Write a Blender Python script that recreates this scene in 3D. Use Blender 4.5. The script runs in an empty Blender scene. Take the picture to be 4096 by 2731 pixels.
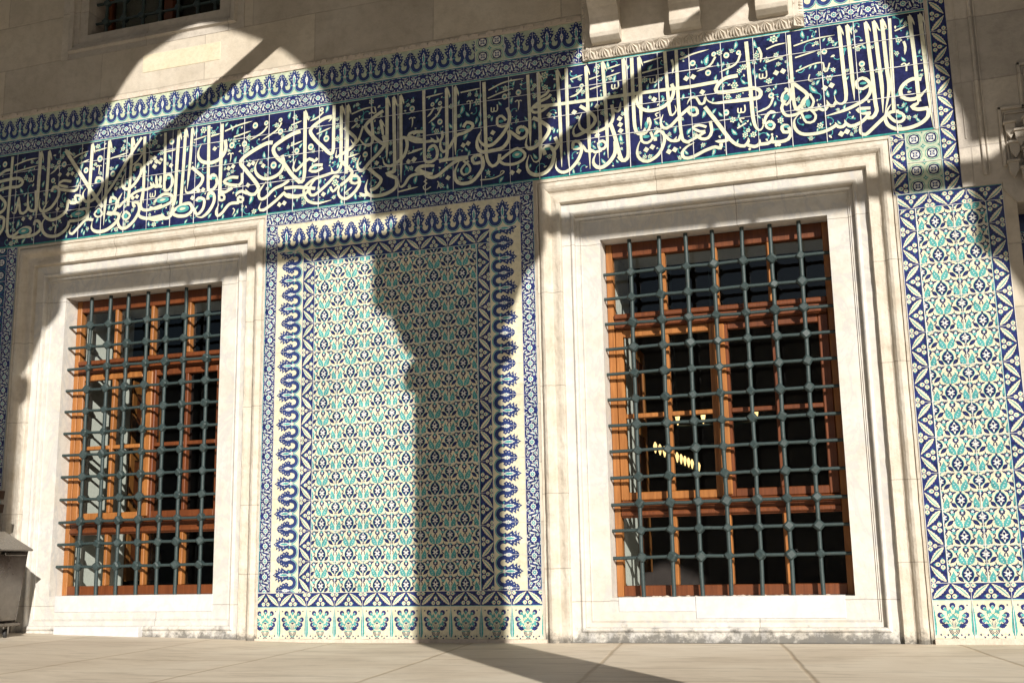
SUN=4.6; SKY=.05; EXPO=.5
import bpy, bmesh, math, random
from mathutils import Vector, Matrix, noise
random.seed(7)
S=bpy.context.scene; COL=S.collection
# ---------------------------------------------------------------- helpers
def tag(o,label=None,cat=None,group=None,kind=None):
    if label: o['label']=label
    if cat: o['category']=cat
    if group: o['group']=group
    if kind: o['kind']=kind
    return o
def empty(name,loc=(0,0,0)):
    o=bpy.data.objects.new(name,None); o.location=loc; COL.objects.link(o); return o
def link(name,me,mats,parent=None,smooth=False):
    if not isinstance(mats,(list,tuple)): mats=[mats]
    for m in mats: me.materials.append(m)
    if smooth:
        for p in me.polygons: p.use_smooth=True
    o=bpy.data.objects.new(name,me); COL.objects.link(o)
    if parent is not None:
        o.parent=parent; o.matrix_parent_inverse=Matrix.Translation(-Vector(parent.location))
    return o
class MB:
    def __init__(s): s.bm=bmesh.new(); s.mi=0
    def box(s,x0,x1,y0,y1,z0,z1,bev=0,seg=1):
        b=s.bm
        vs=[b.verts.new((x,y,z)) for x in (x0,x1) for y in (y0,y1) for z in (z0,z1)]
        q=[(0,1,3,2),(4,6,7,5),(0,4,5,1),(2,3,7,6),(0,2,6,4),(1,5,7,3)]
        fs=[b.faces.new([vs[i] for i in k]) for k in q]
        for f in fs: f.material_index=s.mi
        if bev:
            es=list({e for f in fs for e in f.edges})
            r=bmesh.ops.bevel(b,geom=es,offset=bev,segments=seg,affect='EDGES',profile=.5)
            for f in r['faces']: f.material_index=s.mi
        return s
    def face(s,pts,mi=None):
        vs=[s.bm.verts.new(p) for p in pts]
        f=s.bm.faces.new(vs); f.material_index=s.mi if mi is None else mi; return f
    def tube(s,p0,p1,r0,r1=None,n=12,caps=True):
        r1=r0 if r1 is None else r1
        p0=Vector(p0);p1=Vector(p1); d=(p1-p0).normalized()
        a=d.orthogonal().normalized(); c=d.cross(a)
        A=[];B=[]
        for i in range(n):
            t=2*math.pi*i/n; o=a*math.cos(t)+c*math.sin(t)
            A.append(s.bm.verts.new(p0+o*r0)); B.append(s.bm.verts.new(p1+o*r1))
        for i in range(n):
            f=s.bm.faces.new([A[i],A[(i+1)%n],B[(i+1)%n],B[i]]); f.smooth=True; f.material_index=s.mi
        if caps:
            s.bm.faces.new(A[::-1]); s.bm.faces.new(B)
        return s
    def lathe(s,prof,cx,cy,n=32,smooth=True):
        rings=[]
        for r,z in prof:
            rings.append([s.bm.verts.new((cx+r*math.cos(2*math.pi*i/n),cy+r*math.sin(2*math.pi*i/n),z)) for i in range(n)])
        for a,b in zip(rings,rings[1:]):
            for i in range(n):
                f=s.bm.faces.new([a[i],a[(i+1)%n],b[(i+1)%n],b[i]]); f.smooth=smooth
        s.bm.faces.new(rings[0][::-1]); s.bm.faces.new(rings[-1]); return s
    def prism(s,poly,axis,a,b,mi=None):
        # poly: list of 2-D points, extruded along axis x|y|z
        def P(p,t):
            return {'x':(t,p[0],p[1]),'y':(p[0],t,p[1]),'z':(p[0],p[1],t)}[axis]
        A=[s.bm.verts.new(P(p,a)) for p in poly]; B=[s.bm.verts.new(P(p,b)) for p in poly]
        n=len(poly); fs=[s.bm.faces.new(A[::-1]),s.bm.faces.new(B)]
        for i in range(n): fs.append(s.bm.faces.new([A[i],A[(i+1)%n],B[(i+1)%n],B[i]]))
        for f in fs: f.material_index=s.mi if mi is None else mi
        return s
    def build(s,name,mats,parent=None,recalc=True,smooth=False):
        if recalc: bmesh.ops.recalc_face_normals(s.bm,faces=s.bm.faces[:])
        me=bpy.data.meshes.new(name); s.bm.to_mesh(me); s.bm.free()
        return link(name,me,mats,parent,smooth)
# ---------------------------------------------------------------- materials
def newmat(name):
    m=bpy.data.materials.new(name); m.use_nodes=True; nt=m.node_tree
    return m,nt,nt.nodes['Principled BSDF']
def N(nt,t,**kw):
    n=nt.nodes.new(t)
    for k,v in kw.items():
        if hasattr(n,k): setattr(n,k,v)
        else: n.inputs[k].default_value=v
    return n
def ramp(nt,fac,stops,interp='LINEAR'):
    r=nt.nodes.new('ShaderNodeValToRGB'); r.color_ramp.interpolation=interp
    el=r.color_ramp.elements
    while len(el)<len(stops): el.new(.5)
    for e,(p,c) in zip(el,stops):
        e.position=p; e.color=(c[0],c[1],c[2],1) if len(c)==3 else c
    nt.links.new(fac,r.inputs['Fac']); return r.outputs['Color']
def mixc(nt,fac,a,b,mode='MIX'):
    m=nt.nodes.new('ShaderNodeMix'); m.data_type='RGBA'; m.blend_type=mode
    for sock,v in ((0,fac),(6,a),(7,b)):
        if hasattr(v,'is_output'): nt.links.new(v,m.inputs[sock])
        elif isinstance(v,(int,float)): m.inputs[sock].default_value=v
        else: m.inputs[sock].default_value=(v[0],v[1],v[2],1)
    return m.outputs[2]
def geo(nt,scale=(1,1,1),rot=(0,0,0),loc=(0,0,0)):
    g=nt.nodes.new('ShaderNodeNewGeometry'); mp=nt.nodes.new('ShaderNodeMapping')
    mp.inputs['Scale'].default_value=scale; mp.inputs['Rotation'].default_value=rot; mp.inputs['Location'].default_value=loc
    nt.links.new(g.outputs['Position'],mp.inputs['Vector']); return mp.outputs['Vector']
def nz(nt,vec,scale,detail=4,rough=.55,out='Fac',dist=0):
    n=nt.nodes.new('ShaderNodeTexNoise'); n.inputs['Scale'].default_value=scale; n.inputs['Detail'].default_value=detail
    n.inputs['Roughness'].default_value=rough; n.inputs['Distortion'].default_value=dist
    nt.links.new(vec,n.inputs['Vector']); return n.outputs[out]
def bump(nt,bs,h,strength=.3,dist=.01,prev=None):
    b=nt.nodes.new('ShaderNodeBump'); b.inputs['Strength'].default_value=strength; b.inputs['Distance'].default_value=dist
    nt.links.new(h,b.inputs['Height'])
    if prev is not None: nt.links.new(prev,b.inputs['Normal'])
    nt.links.new(b.outputs['Normal'],bs.inputs['Normal']); return b.outputs['Normal']
def glaze(name,c,rough=.22,var=.12,mott=None):
    m,nt,b=newmat(name); v=geo(nt)
    k=nz(nt,v,26,5,.65); big=nz(nt,v,2.2,3)
    lo=tuple(x*(1-var*1.5) for x in c); hi=tuple(min(1,x*(1+var)) for x in c)
    col=ramp(nt,k,[(.3,lo),(.7,hi)])
    # each tile was fired a little lighter or darker
    mp=nt.nodes.new('ShaderNodeVectorMath'); mp.operation='SNAP'; mp.inputs[1].default_value=(.2525,9,.25)
    nt.links.new(v,mp.inputs[0])
    wn=nt.nodes.new('ShaderNodeTexWhiteNoise'); wn.noise_dimensions='3D'; nt.links.new(mp.outputs[0],wn.inputs['Vector'])
    f=ramp(nt,wn.outputs['Color'],[(0,(.80,.82,.84)),(1,(1.12,1.09,1.05))])
    col=mixc(nt,1.0,col,f,'MULTIPLY')
    if mott: col=mixc(nt,ramp(nt,big,[(.45,(0,0,0)),(.75,(1,1,1))]),col,mott)
    nt.links.new(col,b.inputs['Base Color'])
    b.inputs['Roughness'].default_value=rough; b.inputs['IOR'].default_value=1.45
    b.inputs['Specular IOR Level'].default_value=.4
    bump(nt,b,nz(nt,v,9,2),.12,.01)
    return m
def stone(name,c1,c2,c3,rough=.8,scale=1.0,bmp=.35,fine=90,vein=None,blocks=None,dirt=False,joints=None):
    m,nt,b=newmat(name); v=geo(nt)
    k=nz(nt,v,2.3*scale,7,.62,dist=.4); k2=nz(nt,v,14*scale,6,.7)
    col=ramp(nt,k,[(.32,c1),(.5,c2),(.68,c3)])
    col=mixc(nt,ramp(nt,k2,[(.45,(0,0,0)),(.72,(.45,.45,.45))]),col,tuple(x*.72 for x in c1))
    if vein:
        vv=geo(nt,(1.0,1,.55)); kv=nz(nt,vv,2.0*scale,6,.6,dist=2.2)
        col=mixc(nt,ramp(nt,kv,[(.46,(0,0,0)),(.5,(.75,.75,.75)),(.56,(0,0,0))]),col,vein)
    h=nz(nt,v,fine,5,.7)
    last=bump(nt,b,h,bmp,.004)
    last=bump(nt,b,k2,bmp*.8,.012,last)
    if blocks:
        sx=nt.nodes.new('ShaderNodeSeparateXYZ'); nt.links.new(v,sx.inputs[0])
        cb=nt.nodes.new('ShaderNodeCombineXYZ'); nt.links.new(sx.outputs['X'],cb.inputs['X']); nt.links.new(sx.outputs['Z'],cb.inputs['Y'])
        wob=nz(nt,v,1.7,2,out='Color'); add=nt.nodes.new('ShaderNodeMix'); add.data_type='VECTOR'
        vm=nt.nodes.new('ShaderNodeVectorMath'); vm.operation='MULTIPLY_ADD'; vm.inputs[1].default_value=(.03,.03,.03)
        nt.links.new(wob,vm.inputs[0]); nt.links.new(cb.outputs[0],vm.inputs[2])
        br=nt.nodes.new('ShaderNodeTexBrick'); nt.links.new(vm.outputs[0],br.inputs['Vector'])
        br.inputs['Scale'].default_value=1; br.inputs['Brick Width'].default_value=blocks[0]; br.inputs['Row Height'].default_value=blocks[1]
        br.inputs['Mortar Size'].default_value=.006; br.inputs['Mortar Smooth'].default_value=.3; br.offset=.43; br.squash=1.3; br.squash_frequency=3
        br.inputs['Color1'].default_value=(.80,.79,.78,1); br.inputs['Color2'].default_value=(1.12,1.10,1.04,1); br.inputs['Mortar'].default_value=(.7,.68,.66,1)
        col=mixc(nt,.75,col,br.outputs['Color'],'MULTIPLY')
        inv=nt.nodes.new('ShaderNodeMath'); inv.operation='SUBTRACT'; inv.inputs[0].default_value=1; nt.links.new(br.outputs['Fac'],inv.inputs[1])
        last=bump(nt,b,inv.outputs[0],.5,.006,last)
    if joints:
        sj=nt.nodes.new('ShaderNodeSeparateXYZ'); wj=nt.nodes.new('ShaderNodeVectorMath'); wj.operation='MULTIPLY_ADD'; wj.inputs[1].default_value=(.02,.02,.02)
        nt.links.new(nz(nt,v,7,3,out='Color'),wj.inputs[0]); nt.links.new(v,wj.inputs[2]); nt.links.new(wj.outputs[0],sj.inputs[0])
        acc=None
        for axis,vals in joints:
            for q in vals:
                cm=nt.nodes.new('ShaderNodeMath'); cm.operation='COMPARE'; cm.inputs[1].default_value=q+.01; cm.inputs[2].default_value=.0028
                nt.links.new(sj.outputs[axis],cm.inputs[0])
                if acc is None: acc=cm.outputs[0]
                else:
                    mxn=nt.nodes.new('ShaderNodeMath'); mxn.operation='MAXIMUM'; nt.links.new(acc,mxn.inputs[0]); nt.links.new(cm.outputs[0],mxn.inputs[1]); acc=mxn.outputs[0]
        fj=nt.nodes.new('ShaderNodeMath'); fj.operation='MULTIPLY'; fj.inputs[1].default_value=.65; nt.links.new(acc,fj.inputs[0])
        col=mixc(nt,fj.outputs[0],col,(.16,.13,.10))
    if dirt:
        sx=nt.nodes.new('ShaderNodeSeparateXYZ'); nt.links.new(v,sx.inputs[0])
        mr=nt.nodes.new('ShaderNodeMapRange'); mr.inputs['From Min'].default_value=.02; mr.inputs['From Max'].default_value=.24
        mr.inputs['To Min'].default_value=.30; mr.inputs['To Max'].default_value=-.25
        nt.links.new(sx.outputs['Z'],mr.inputs['Value'])
        ad=nt.nodes.new('ShaderNodeMath'); ad.operation='ADD'; nt.links.new(mr.outputs[0],ad.inputs[0]); nt.links.new(nz(nt,v,9,8,.75),ad.inputs[1])
        col=mixc(nt,ramp(nt,ad.outputs[0],[(.62,(0,0,0)),(.80,(.85,.85,.85))]),col,(.10,.095,.085))
    nt.links.new(col,b.inputs['Base Color']); b.inputs['Roughness'].default_value=rough
    b.inputs['Specular IOR Level'].default_value=.25
    return m
def plain(name,c,rough=.6,metal=0,var=.15,scale=20,bmp=.1):
    m,nt,b=newmat(name); v=geo(nt); k=nz(nt,v,scale,5,.6)
    nt.links.new(ramp(nt,k,[(.3,tuple(x*(1-var) for x in c)),(.7,tuple(min(1,x*(1+var)) for x in c))]),b.inputs['Base Color'])
    b.inputs['Roughness'].default_value=rough; b.inputs['Metallic'].default_value=metal
    if bmp: bump(nt,b,k,bmp,.004)
    return m
def wood(name,c1,c2):
    m,nt,b=newmat(name); v=geo(nt,(26,26,1.4)); k=nz(nt,v,1.6,6,.6,dist=1.2)
    v2=geo(nt); k2=nz(nt,v2,2.5,3)
    col=ramp(nt,k,[(.3,c1),(.65,c2)]); col=mixc(nt,ramp(nt,k2,[(.4,(0,0,0)),(.8,(.5,.5,.5))]),col,tuple(x*.6 for x in c1))
    nt.links.new(col,b.inputs['Base Color']); b.inputs['Roughness'].default_value=.42
    bump(nt,b,k,.12,.003); return m
def emit(name,c,s):
    m,nt,b=newmat(name); b.inputs['Emission Color'].default_value=(*c,1); b.inputs['Emission Strength'].default_value=s
    b.inputs['Base Color'].default_value=(*c,1); return m
def glassmat():
    m=bpy.data.materials.new('window_glass'); m.use_nodes=True; nt=m.node_tree; nt.nodes.clear()
    out=nt.nodes.new('ShaderNodeOutputMaterial'); tr=nt.nodes.new('ShaderNodeBsdfTransparent'); gl=nt.nodes.new('ShaderNodeBsdfGlossy')
    fr=nt.nodes.new('ShaderNodeFresnel'); fr.inputs['IOR'].default_value=1.5; mx=nt.nodes.new('ShaderNodeMixShader')
    tr.inputs['Color'].default_value=(.86,.9,.88,1); gl.inputs['Roughness'].default_value=.02
    nt.links.new(fr.outputs[0],mx.inputs[0]); nt.links.new(tr.outputs[0],mx.inputs[1]); nt.links.new(gl.outputs[0],mx.inputs[2])
    nt.links.new(mx.outputs[0],out.inputs[0]); return m
M={}
M['cream']=glaze('cream_glaze',(.72,.665,.48))
M['white']=glaze('white_glaze',(.72,.72,.66))
M['letter']=glaze('letter_glaze',(.70,.69,.52),.25)
M['blue']=glaze('cobalt_glaze',(.024,.034,.145),.22,.4)
M['navy']=glaze('navy_glaze',(.014,.017,.066),.2,.5,(.024,.028,.105))
M['ink']=glaze('dark_blue_glaze',(.014,.020,.095),.22,.3)
M['mid']=glaze('mid_blue_glaze',(.030,.050,.165),.22,.25)
M['turq']=glaze('turquoise_glaze',(.09,.36,.36),.22,.25)
M['green']=glaze('deep_turquoise_glaze',(.04,.27,.24),.22,.25)
M['pale']=glaze('pale_green_glaze',(.50,.56,.42),.22,.15)
M['grout']=plain('grout',(.58,.52,.46),.9)
M['fgrout']=plain('fine_grout',(.62,.61,.60),.85)
KEYS=['cream','white','letter','blue','navy','ink','mid','turq','green','pale','grout','fgrout']
M['wall']=stone('limestone_wall',(.46,.405,.33),(.55,.49,.41),(.61,.555,.475),.88,.7,.5,60,blocks=(1.15,.46))
M['marble']=stone('worn_marble',(.55,.505,.44),(.61,.575,.515),(.65,.62,.57),.7,1.1,.3,110,vein=(.47,.46,.45),dirt=True,joints=[('Z',(3.095,.30)),('X',(-1.52,3.62))])
M['roll']=stone('weathered_marble',(.50,.435,.345),(.58,.52,.435),(.63,.585,.505),.85,1.6,.8,45,dirt=True,joints=[('Z',(.55,1.12,1.96,2.71)),('X',(-2.05,-1.2,3.02,3.95))])
M['sill']=stone('white_marble',(.56,.55,.54),(.62,.61,.59),(.66,.65,.63),.55,1.0,.1,120,vein=(.5,.5,.52))
M['pier']=stone('pier_limestone',(.42,.38,.335),(.50,.455,.40),(.57,.52,.47),.88,1.2,.6,60,blocks=(.9,.5))
M['balc']=stone('balcony_marble',(.50,.44,.36),(.57,.51,.43),(.64,.58,.50),.75,1.5,.3,90)
M['yellow']=stone('patch_limestone',(.60,.52,.37),(.64,.56,.41),(.66,.59,.45),.85,2.0,.3,90)
M['mortar']=stone('lime_mortar',(.58,.49,.40),(.62,.53,.44),(.66,.58,.49),.95,3,.8,60)
M['plaster']=plain('white_plaster',(.70,.69,.64),.9,0,.08,40,.3)
M['wood']=wood('varnished_oak',(.24,.085,.02),(.40,.16,.042))
M['redwood']=wood('varnished_mahogany',(.10,.026,.007),(.175,.050,.014))
def ironmat():
    m,nt,b=newmat('painted_iron'); v=geo(nt); k=nz(nt,v,60,5,.65); k2=nz(nt,v,11,6,.75); k3=nz(nt,v,45,3,.6)
    col=ramp(nt,k,[(.3,(.019,.033,.033)),(.7,(.034,.055,.055))])
    col=mixc(nt,ramp(nt,k2,[(.62,(0,0,0)),(.70,(.8,.8,.8))]),col,(.070,.058,.048))
    col=mixc(nt,ramp(nt,k3,[(.70,(0,0,0)),(.74,(.6,.6,.6))]),col,(.16,.17,.16))
    nt.links.new(col,b.inputs['Base Color']); b.inputs['Roughness'].default_value=.55; bump(nt,b,k,.4,.003); return m
M['iron']=ironmat()
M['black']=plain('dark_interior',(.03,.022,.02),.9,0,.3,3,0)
M['carpet']=plain('dark_red_carpet',(.06,.018,.015),.95,0,.3,3,0)
M['glass']=glassmat()
M['steel']=None
M['bulb']=emit('warm_bulb',(1,.66,.26),1.5)
M['rubber']=plain('rubber',(.03,.03,.03),.7)
# ---- paving
def paving():
    m,nt,b=newmat('stone_paving'); v=geo(nt)
    k=nz(nt,v,.9,8,.65,dist=.5); st=geo(nt,(.5,2.2,1),(0,0,.25)); k2=nz(nt,st,3.2,8,.7,dist=.8); k3=nz(nt,v,30,5,.7)
    col=ramp(nt,k,[(.3,(.52,.44,.34)),(.5,(.62,.54,.43)),(.7,(.70,.63,.52))])
    col=mixc(nt,ramp(nt,k2,[(.5,(0,0,0)),(.68,(.55,.55,.55))]),col,(.33,.27,.20))
    col=mixc(nt,ramp(nt,k3,[(.62,(0,0,0)),(.75,(.35,.35,.35))]),col,(.50,.47,.43))
    rt=geo(nt,(1,1,1),(0,0,math.radians(-99)),(.3,.25,0))
    vm=nt.nodes.new('ShaderNodeVectorMath'); vm.operation='MULTIPLY_ADD'; vm.inputs[1].default_value=(.05,.05,0)
    nt.links.new(nz(nt,v,1.1,3,out='Color'),vm.inputs[0]); nt.links.new(rt,vm.inputs[2])
    br=nt.nodes.new('ShaderNodeTexBrick'); nt.links.new(vm.outputs[0],br.inputs['Vector'])
    br.inputs['Scale'].default_value=1; br.inputs['Brick Width'].default_value=2.9; br.inputs['Row Height'].default_value=1.15; br.inputs['Mortar Size'].default_value=.022; br.inputs['Mortar Smooth'].default_value=1
    br.inputs['Color1'].default_value=(.92,.9,.88,1); br.inputs['Color2'].default_value=(1.06,1.05,1.03,1); br.inputs['Mortar'].default_value=(.66,.58,.48,1)
    col=mixc(nt,.8,col,br.outputs['Color'],'MULTIPLY')
    nt.links.new(col,b.inputs['Base Color']); b.inputs['Roughness'].default_value=.62; b.inputs['Specular IOR Level'].default_value=.35
    l=bump(nt,b,k3,.25,.003); l=bump(nt,b,k2,.5,.012,l)
    inv=nt.nodes.new('ShaderNodeMath'); inv.operation='SUBTRACT'; inv.inputs[0].default_value=1; nt.links.new(br.outputs['Fac'],inv.inputs[1])
    bump(nt,b,inv.outputs[0],.5,.008,l)
    return m
M['paving']=paving()
def steel():
    m,nt,b=newmat('brushed_steel'); v=geo(nt,(3,3,30)); k=nz(nt,v,6,5,.6); v2=geo(nt); k2=nz(nt,v2,5,6,.7)
    nt.links.new(ramp(nt,k2,[(.3,(.13,.115,.10)),(.7,(.24,.22,.195))]),b.inputs['Base Color']); b.inputs['Metallic'].default_value=1
    nt.links.new(ramp(nt,k2,[(.3,(.22,.22,.22)),(.7,(.36,.36,.36))]),b.inputs['Roughness']); bump(nt,b,k,.06,.002); return m
M['steel']=steel()
# ---------------------------------------------------------------- tile painting
TAU=2*math.pi
def ell(cx,cy,rx,ry=None,n=12,rot=0,ph=0):
    ry=rx if ry is None else ry; c,s=math.cos(rot),math.sin(rot); o=[]
    for i in range(n):
        t=TAU*i/n+ph; x=rx*math.cos(t); y=ry*math.sin(t); o.append((cx+x*c-y*s,cy+x*s+y*c))
    return o
def star(cx,cy,r1,r2,n,ph=0):
    return [(cx+(r1 if i%2==0 else r2)*math.cos(TAU*i/(2*n)+ph),cy+(r1 if i%2==0 else r2)*math.sin(TAU*i/(2*n)+ph)) for i in range(2*n)]
def leaf(x0,y0,x1,y1,w,bend=0,serr=0,n=8):
    dx,dy=x1-x0,y1-y0; L=math.hypot(dx,dy); ux,uy=dx/L,dy/L; px,py=-uy,ux
    a=[];b=[]
    for i in range(n+1):
        t=i/n; wd=w*.5*math.sin(math.pi*t**.8)**.9 if 0<t<1 else 0
        if serr and i%2: wd*=1+serr
        bo=bend*math.sin(math.pi*t)
        cx=x0+ux*L*t+px*bo; cy=y0+uy*L*t+py*bo
        a.append((cx+px*wd,cy+py*wd)); b.append((cx-px*wd,cy-py*wd))
    return a+b[::-1][1:-1]
def spine(x0,y0,x1,y1,bend,n=6,t0=.08,t1=.9):
    dx,dy=x1-x0,y1-y0; L=math.hypot(dx,dy); px,py=-dy/L,dx/L; o=[]
    for i in range(n+1):
        t=t0+(t1-t0)*i/n; bo=bend*math.sin(math.pi*t); o.append((x0+dx*t+px*bo,y0+dy*t+py*bo))
    return o
def ribbon(pts,ws):
    # outline strip of a polyline with a width at every point
    n=len(pts); L=[];R=[]
    for i in range(n):
        a=pts[max(0,i-1)]; b=pts[min(n-1,i+1)]; dx,dy=b[0]-a[0],b[1]-a[1]; d=math.hypot(dx,dy) or 1
        px,py=-dy/d,dx/d; w=ws[i]*.5
        L.append((pts[i][0]+px*w,pts[i][1]+py*w)); R.append((pts[i][0]-px*w,pts[i][1]-py*w))
    return L,R
def clip(poly,x0,x1,y0,y1):
    for ax,val,sg in ((0,x0,1),(0,x1,-1),(1,y0,1),(1,y1,-1)):
        out=[]; n=len(poly)
        if n<3: return []
        for i in range(n):
            p,q=poly[i],poly[(i+1)%n]; a=(p[ax]-val)*sg; b=(q[ax]-val)*sg
            if a>=0: out.append(p)
            if (a>=0)!=(b>=0):
                t=a/(a-b); out.append((p[0]+(q[0]-p[0])*t,p[1]+(q[1]-p[1])*t))
        poly=out
    return poly if len(poly)>=3 else []
class Motif:
    def __init__(s): s.p=[]
    def add(s,poly,key,l): s.p.append((poly,key,l))
    def line(s,pts,w,key,l,taper=True):
        n=len(pts); ws=[w]*n if not taper else [w*(.45+.55*math.sin(math.pi*(i+.5)/n)) for i in range(n)]
        L,R=ribbon(pts,ws); s.add(L+R[::-1],key,l)
    def mirror(s,cx,start):
        for poly,k,l in list(s.p[start:]): s.p.append(([(2*cx-x,y) for x,y in poly][::-1],k,l))
def cell(m,H=1.0):
    o=[]
    for poly,k,l in m.p:
        q=clip(poly,0.0,1.0,0.0,H)
        if q: o.append((q,k,l))
    m.p=o; return m
class Paint:
    def __init__(s,y0=-.004,d=.0006): s.V=[];s.F=[];s.K=[];s.y0=y0;s.d=d
    def poly(s,pts,key,l,yo=0):
        k=[]
        for p in pts:
            if not k or abs(p[0]-k[-1][0])+abs(p[1]-k[-1][1])>1e-6: k.append(p)
        if len(k)>2 and abs(k[0][0]-k[-1][0])+abs(k[0][1]-k[-1][1])<1e-6: k.pop()
        if len(k)<3: return
        A=sum(k[i][0]*k[(i+1)%len(k)][1]-k[(i+1)%len(k)][0]*k[i][1] for i in range(len(k)))
        if abs(A)<1e-8: return
        if A<0: k=k[::-1]
        b=len(s.V); y=s.y0-l*s.d-yo
        s.V+= [(x,y,z) for x,z in k]; s.F.append(tuple(range(b,b+len(k)))); s.K.append(KEYS.index(key))
    def rect(s,x0,x1,z0,z1,key,l): s.poly([(x0,z0),(x1,z0),(x1,z1),(x0,z1)],key,l)
    def put(s,mo,x,z,L,side,cl):
        # side: 'u' up, 'l' motif's top points to -x (origin at lower right), 'r' points to +x (origin lower left), 'd' down
        for poly,k,l in mo.p:
            if side=='u': q=[(x+u*L,z+v*L) for u,v in poly]
            elif side=='l': q=[(x-v*L,z+u*L) for u,v in poly]
            elif side=='r': q=[(x+v*L,z+u*L) for u,v in poly]
            else: q=[(x+u*L,z-v*L) for u,v in poly]
            mnx=min(p[0] for p in q); mxx=max(p[0] for p in q); mnz=min(p[1] for p in q); mxz=max(p[1] for p in q)
            if mxx<=cl[0] or mnx>=cl[1] or mxz<=cl[2] or mnz>=cl[3]: continue
            if mnx<cl[0] or mxx>cl[1] or mnz<cl[2] or mxz>cl[3]:
                q=clip(q,*cl)
                if not q: continue
            s.poly(q,k,l)
    def build(s,name,parent):
        me=bpy.data.meshes.new(name); me.from_pydata(s.V,[],s.F)
        used=sorted(set(s.K)); mp={k:i for i,k in enumerate(used)}
        o=link(name,me,[M[KEYS[k]] for k in used],parent)
        me.polygons.foreach_set('material_index',[mp[k] for k in s.K]); me.update(); return o
def m_field():
    m=Motif()
    def med(cx,cy,w,h):
        O=[(0,1),(.25,.86),(.62,.66),(.93,.28),(1,-.02),(.86,-.38),(.45,-.70),(0,-1)]
        full=lambda k,e=0: [(cx+x*(w*k),cy+y*(h*k)) for x,y in O]+[(cx-x*(w*k),cy+y*(h*k)) for x,y in O[::-1][1:-1]]
        m.add(full(1.22),'turq',1); m.add(full(1.10),'ink',2)
        for sx in (-1,1):
            m.add(leaf(cx,cy-h*.05,cx+sx*w*.78,cy+h*.24,w*.34,sx*w*.12),'white',3); m.add(leaf(cx,cy-h*.12,cx+sx*w*.70,cy-h*.28,w*.30),'white',3.2)
            m.line([(cx,cy+h*.74),(cx+sx*w*.34,cy+h*.42),(cx+sx*w*.10,cy+h*.10),(cx+sx*w*.42,cy-h*.2),(cx,cy-h*.62)],.012,'white',3.4+.1*sx,False)
        m.add(leaf(cx,cy+h*.50,cx,cy+h*.88,w*.30),'white',3.6); m.add(leaf(cx,cy-h*.45,cx,cy-h*.88,w*.30),'white',3.6)
        m.add(ell(cx,cy-h*.02,w*.18,n=8),'white',3.7)
    med(.5,.22,.138,.190); med(0,.745,.138,.150); med(1,.745,.138,.150)
    def flower(cx,cy,r,a,l):
        c,s_=math.cos(a),math.sin(a); P=lambda u,v: (cx+c*u*r-s_*v*r,cy+s_*u*r+c*v*r)
        m.add(star(cx,cy,r,r*.80,8,a),'ink',l)
        m.add([P(.2,.5),P(.55,1.1),P(.35,1.7),P(.05,1.75),P(.2,1.3),P(-.1,.7)],'ink',l+.1)
        m.add([P(.2,-.5),P(.6,-1.0),P(.5,-1.5),P(.75,-1.9),P(.15,-1.5),P(-.1,-.7)],'ink',l+.2)
        m.add([P(.6,.25),P(1.7,.05),P(.6,-.25)],'ink',l+.3)
        m.add([P(-.25,.75),P(-.5,.0),P(-.25,-.75),P(-.95,-.55),P(-1.25,0),P(-.95,.55)],'turq',l+.5)
        m.add([P(-1.1,.3),P(-1.7,0),P(-1.1,-.3)],'ink',l+.6)
        m.add(star(cx+c*r*.05,cy+s_*r*.05,r*.62,r*.28,5,a),'white',l+.7); m.add(ell(cx+c*r*.55,cy+s_*r*.55,r*.16,r*.34,8,a),'turq',l+.8)
    s=len(m.p)
    flower(.24,.895,.092,math.pi/2+.15,1.1); flower(.235,.40,.094,math.pi/2+.05,1.2)
    m.add(leaf(.476,.470,.325,.775,.150,.030,.26,12),'turq',2); m.add(leaf(.335,.745,.385,.785,.030,.01),'turq',2.1)
    for t in (.22,.45,.68): m.add(star(.472-.137*t-.028,.475+.29*t-.01,.022,.010,5),'white',3)
    m.add(leaf(.055,.0,.145,.29,.135,-.024,.26,12),'turq',2); m.add(leaf(.142,.27,.115,.305,.025),'turq',2.1)
    for t in (.25,.55): m.add(star(.075+.075*t+.02,.0+.28*t,.020,.009,5),'white',3)
    m.add(leaf(.25,.672,.075,.518,.092,0,.35,10),'ink',1.6); m.add(leaf(.215,.635,.125,.565,.022),'mid',2)
    m.add(leaf(.245,.160,.385,.018,.090,0,.35,10),'ink',1.6); m.add(leaf(.285,.125,.345,.06,.020),'mid',2)
    m.add(ell(.165,.055,.028,.034),'ink',1.5); m.add(leaf(.455,.745,.475,.655,.032),'ink',1.5); m.add(leaf(.425,.675,.46,.70,.02),'ink',1.4)
    m.add(leaf(.065,.26,.03,.17,.030),'ink',1.5)
    for i,(a_,w) in enumerate((((.5,.40,.478,.475,0),.018),((.235,.77,.285,.66,.02),.018),((.285,.66,.24,.665,0),.016),((.5,.79,.455,.73,0),.018),((.30,.66,.335,.67,0),.016),((.27,.29,.26,.20,.015),.018),((.26,.20,.20,.165,.0),.018),((.24,.19,.25,.15,0),.016),((.0,.335,.065,.25,.0),.018),((.10,.175,.16,.165,0),.016),((.0,.60,.03,.52,0),.022))):
        m.line(spine(*a_,t0=0,t1=1),w*1.45,'ink',1.7+.02*i,False)
    m.mirror(.5,s)
    m.add(star(.5,.875,.094,.074,9),'ink',1); m.add([(.5,.99),(.535,.955),(.565,.93),(.5,.90),(.435,.93),(.465,.955)],'turq',2); m.add(star(.5,.872,.046,.020,6),'white',3); m.add([(.46,.985),(.54,.985),(.52,.96),(.48,.96)],'ink',2.4)
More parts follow.
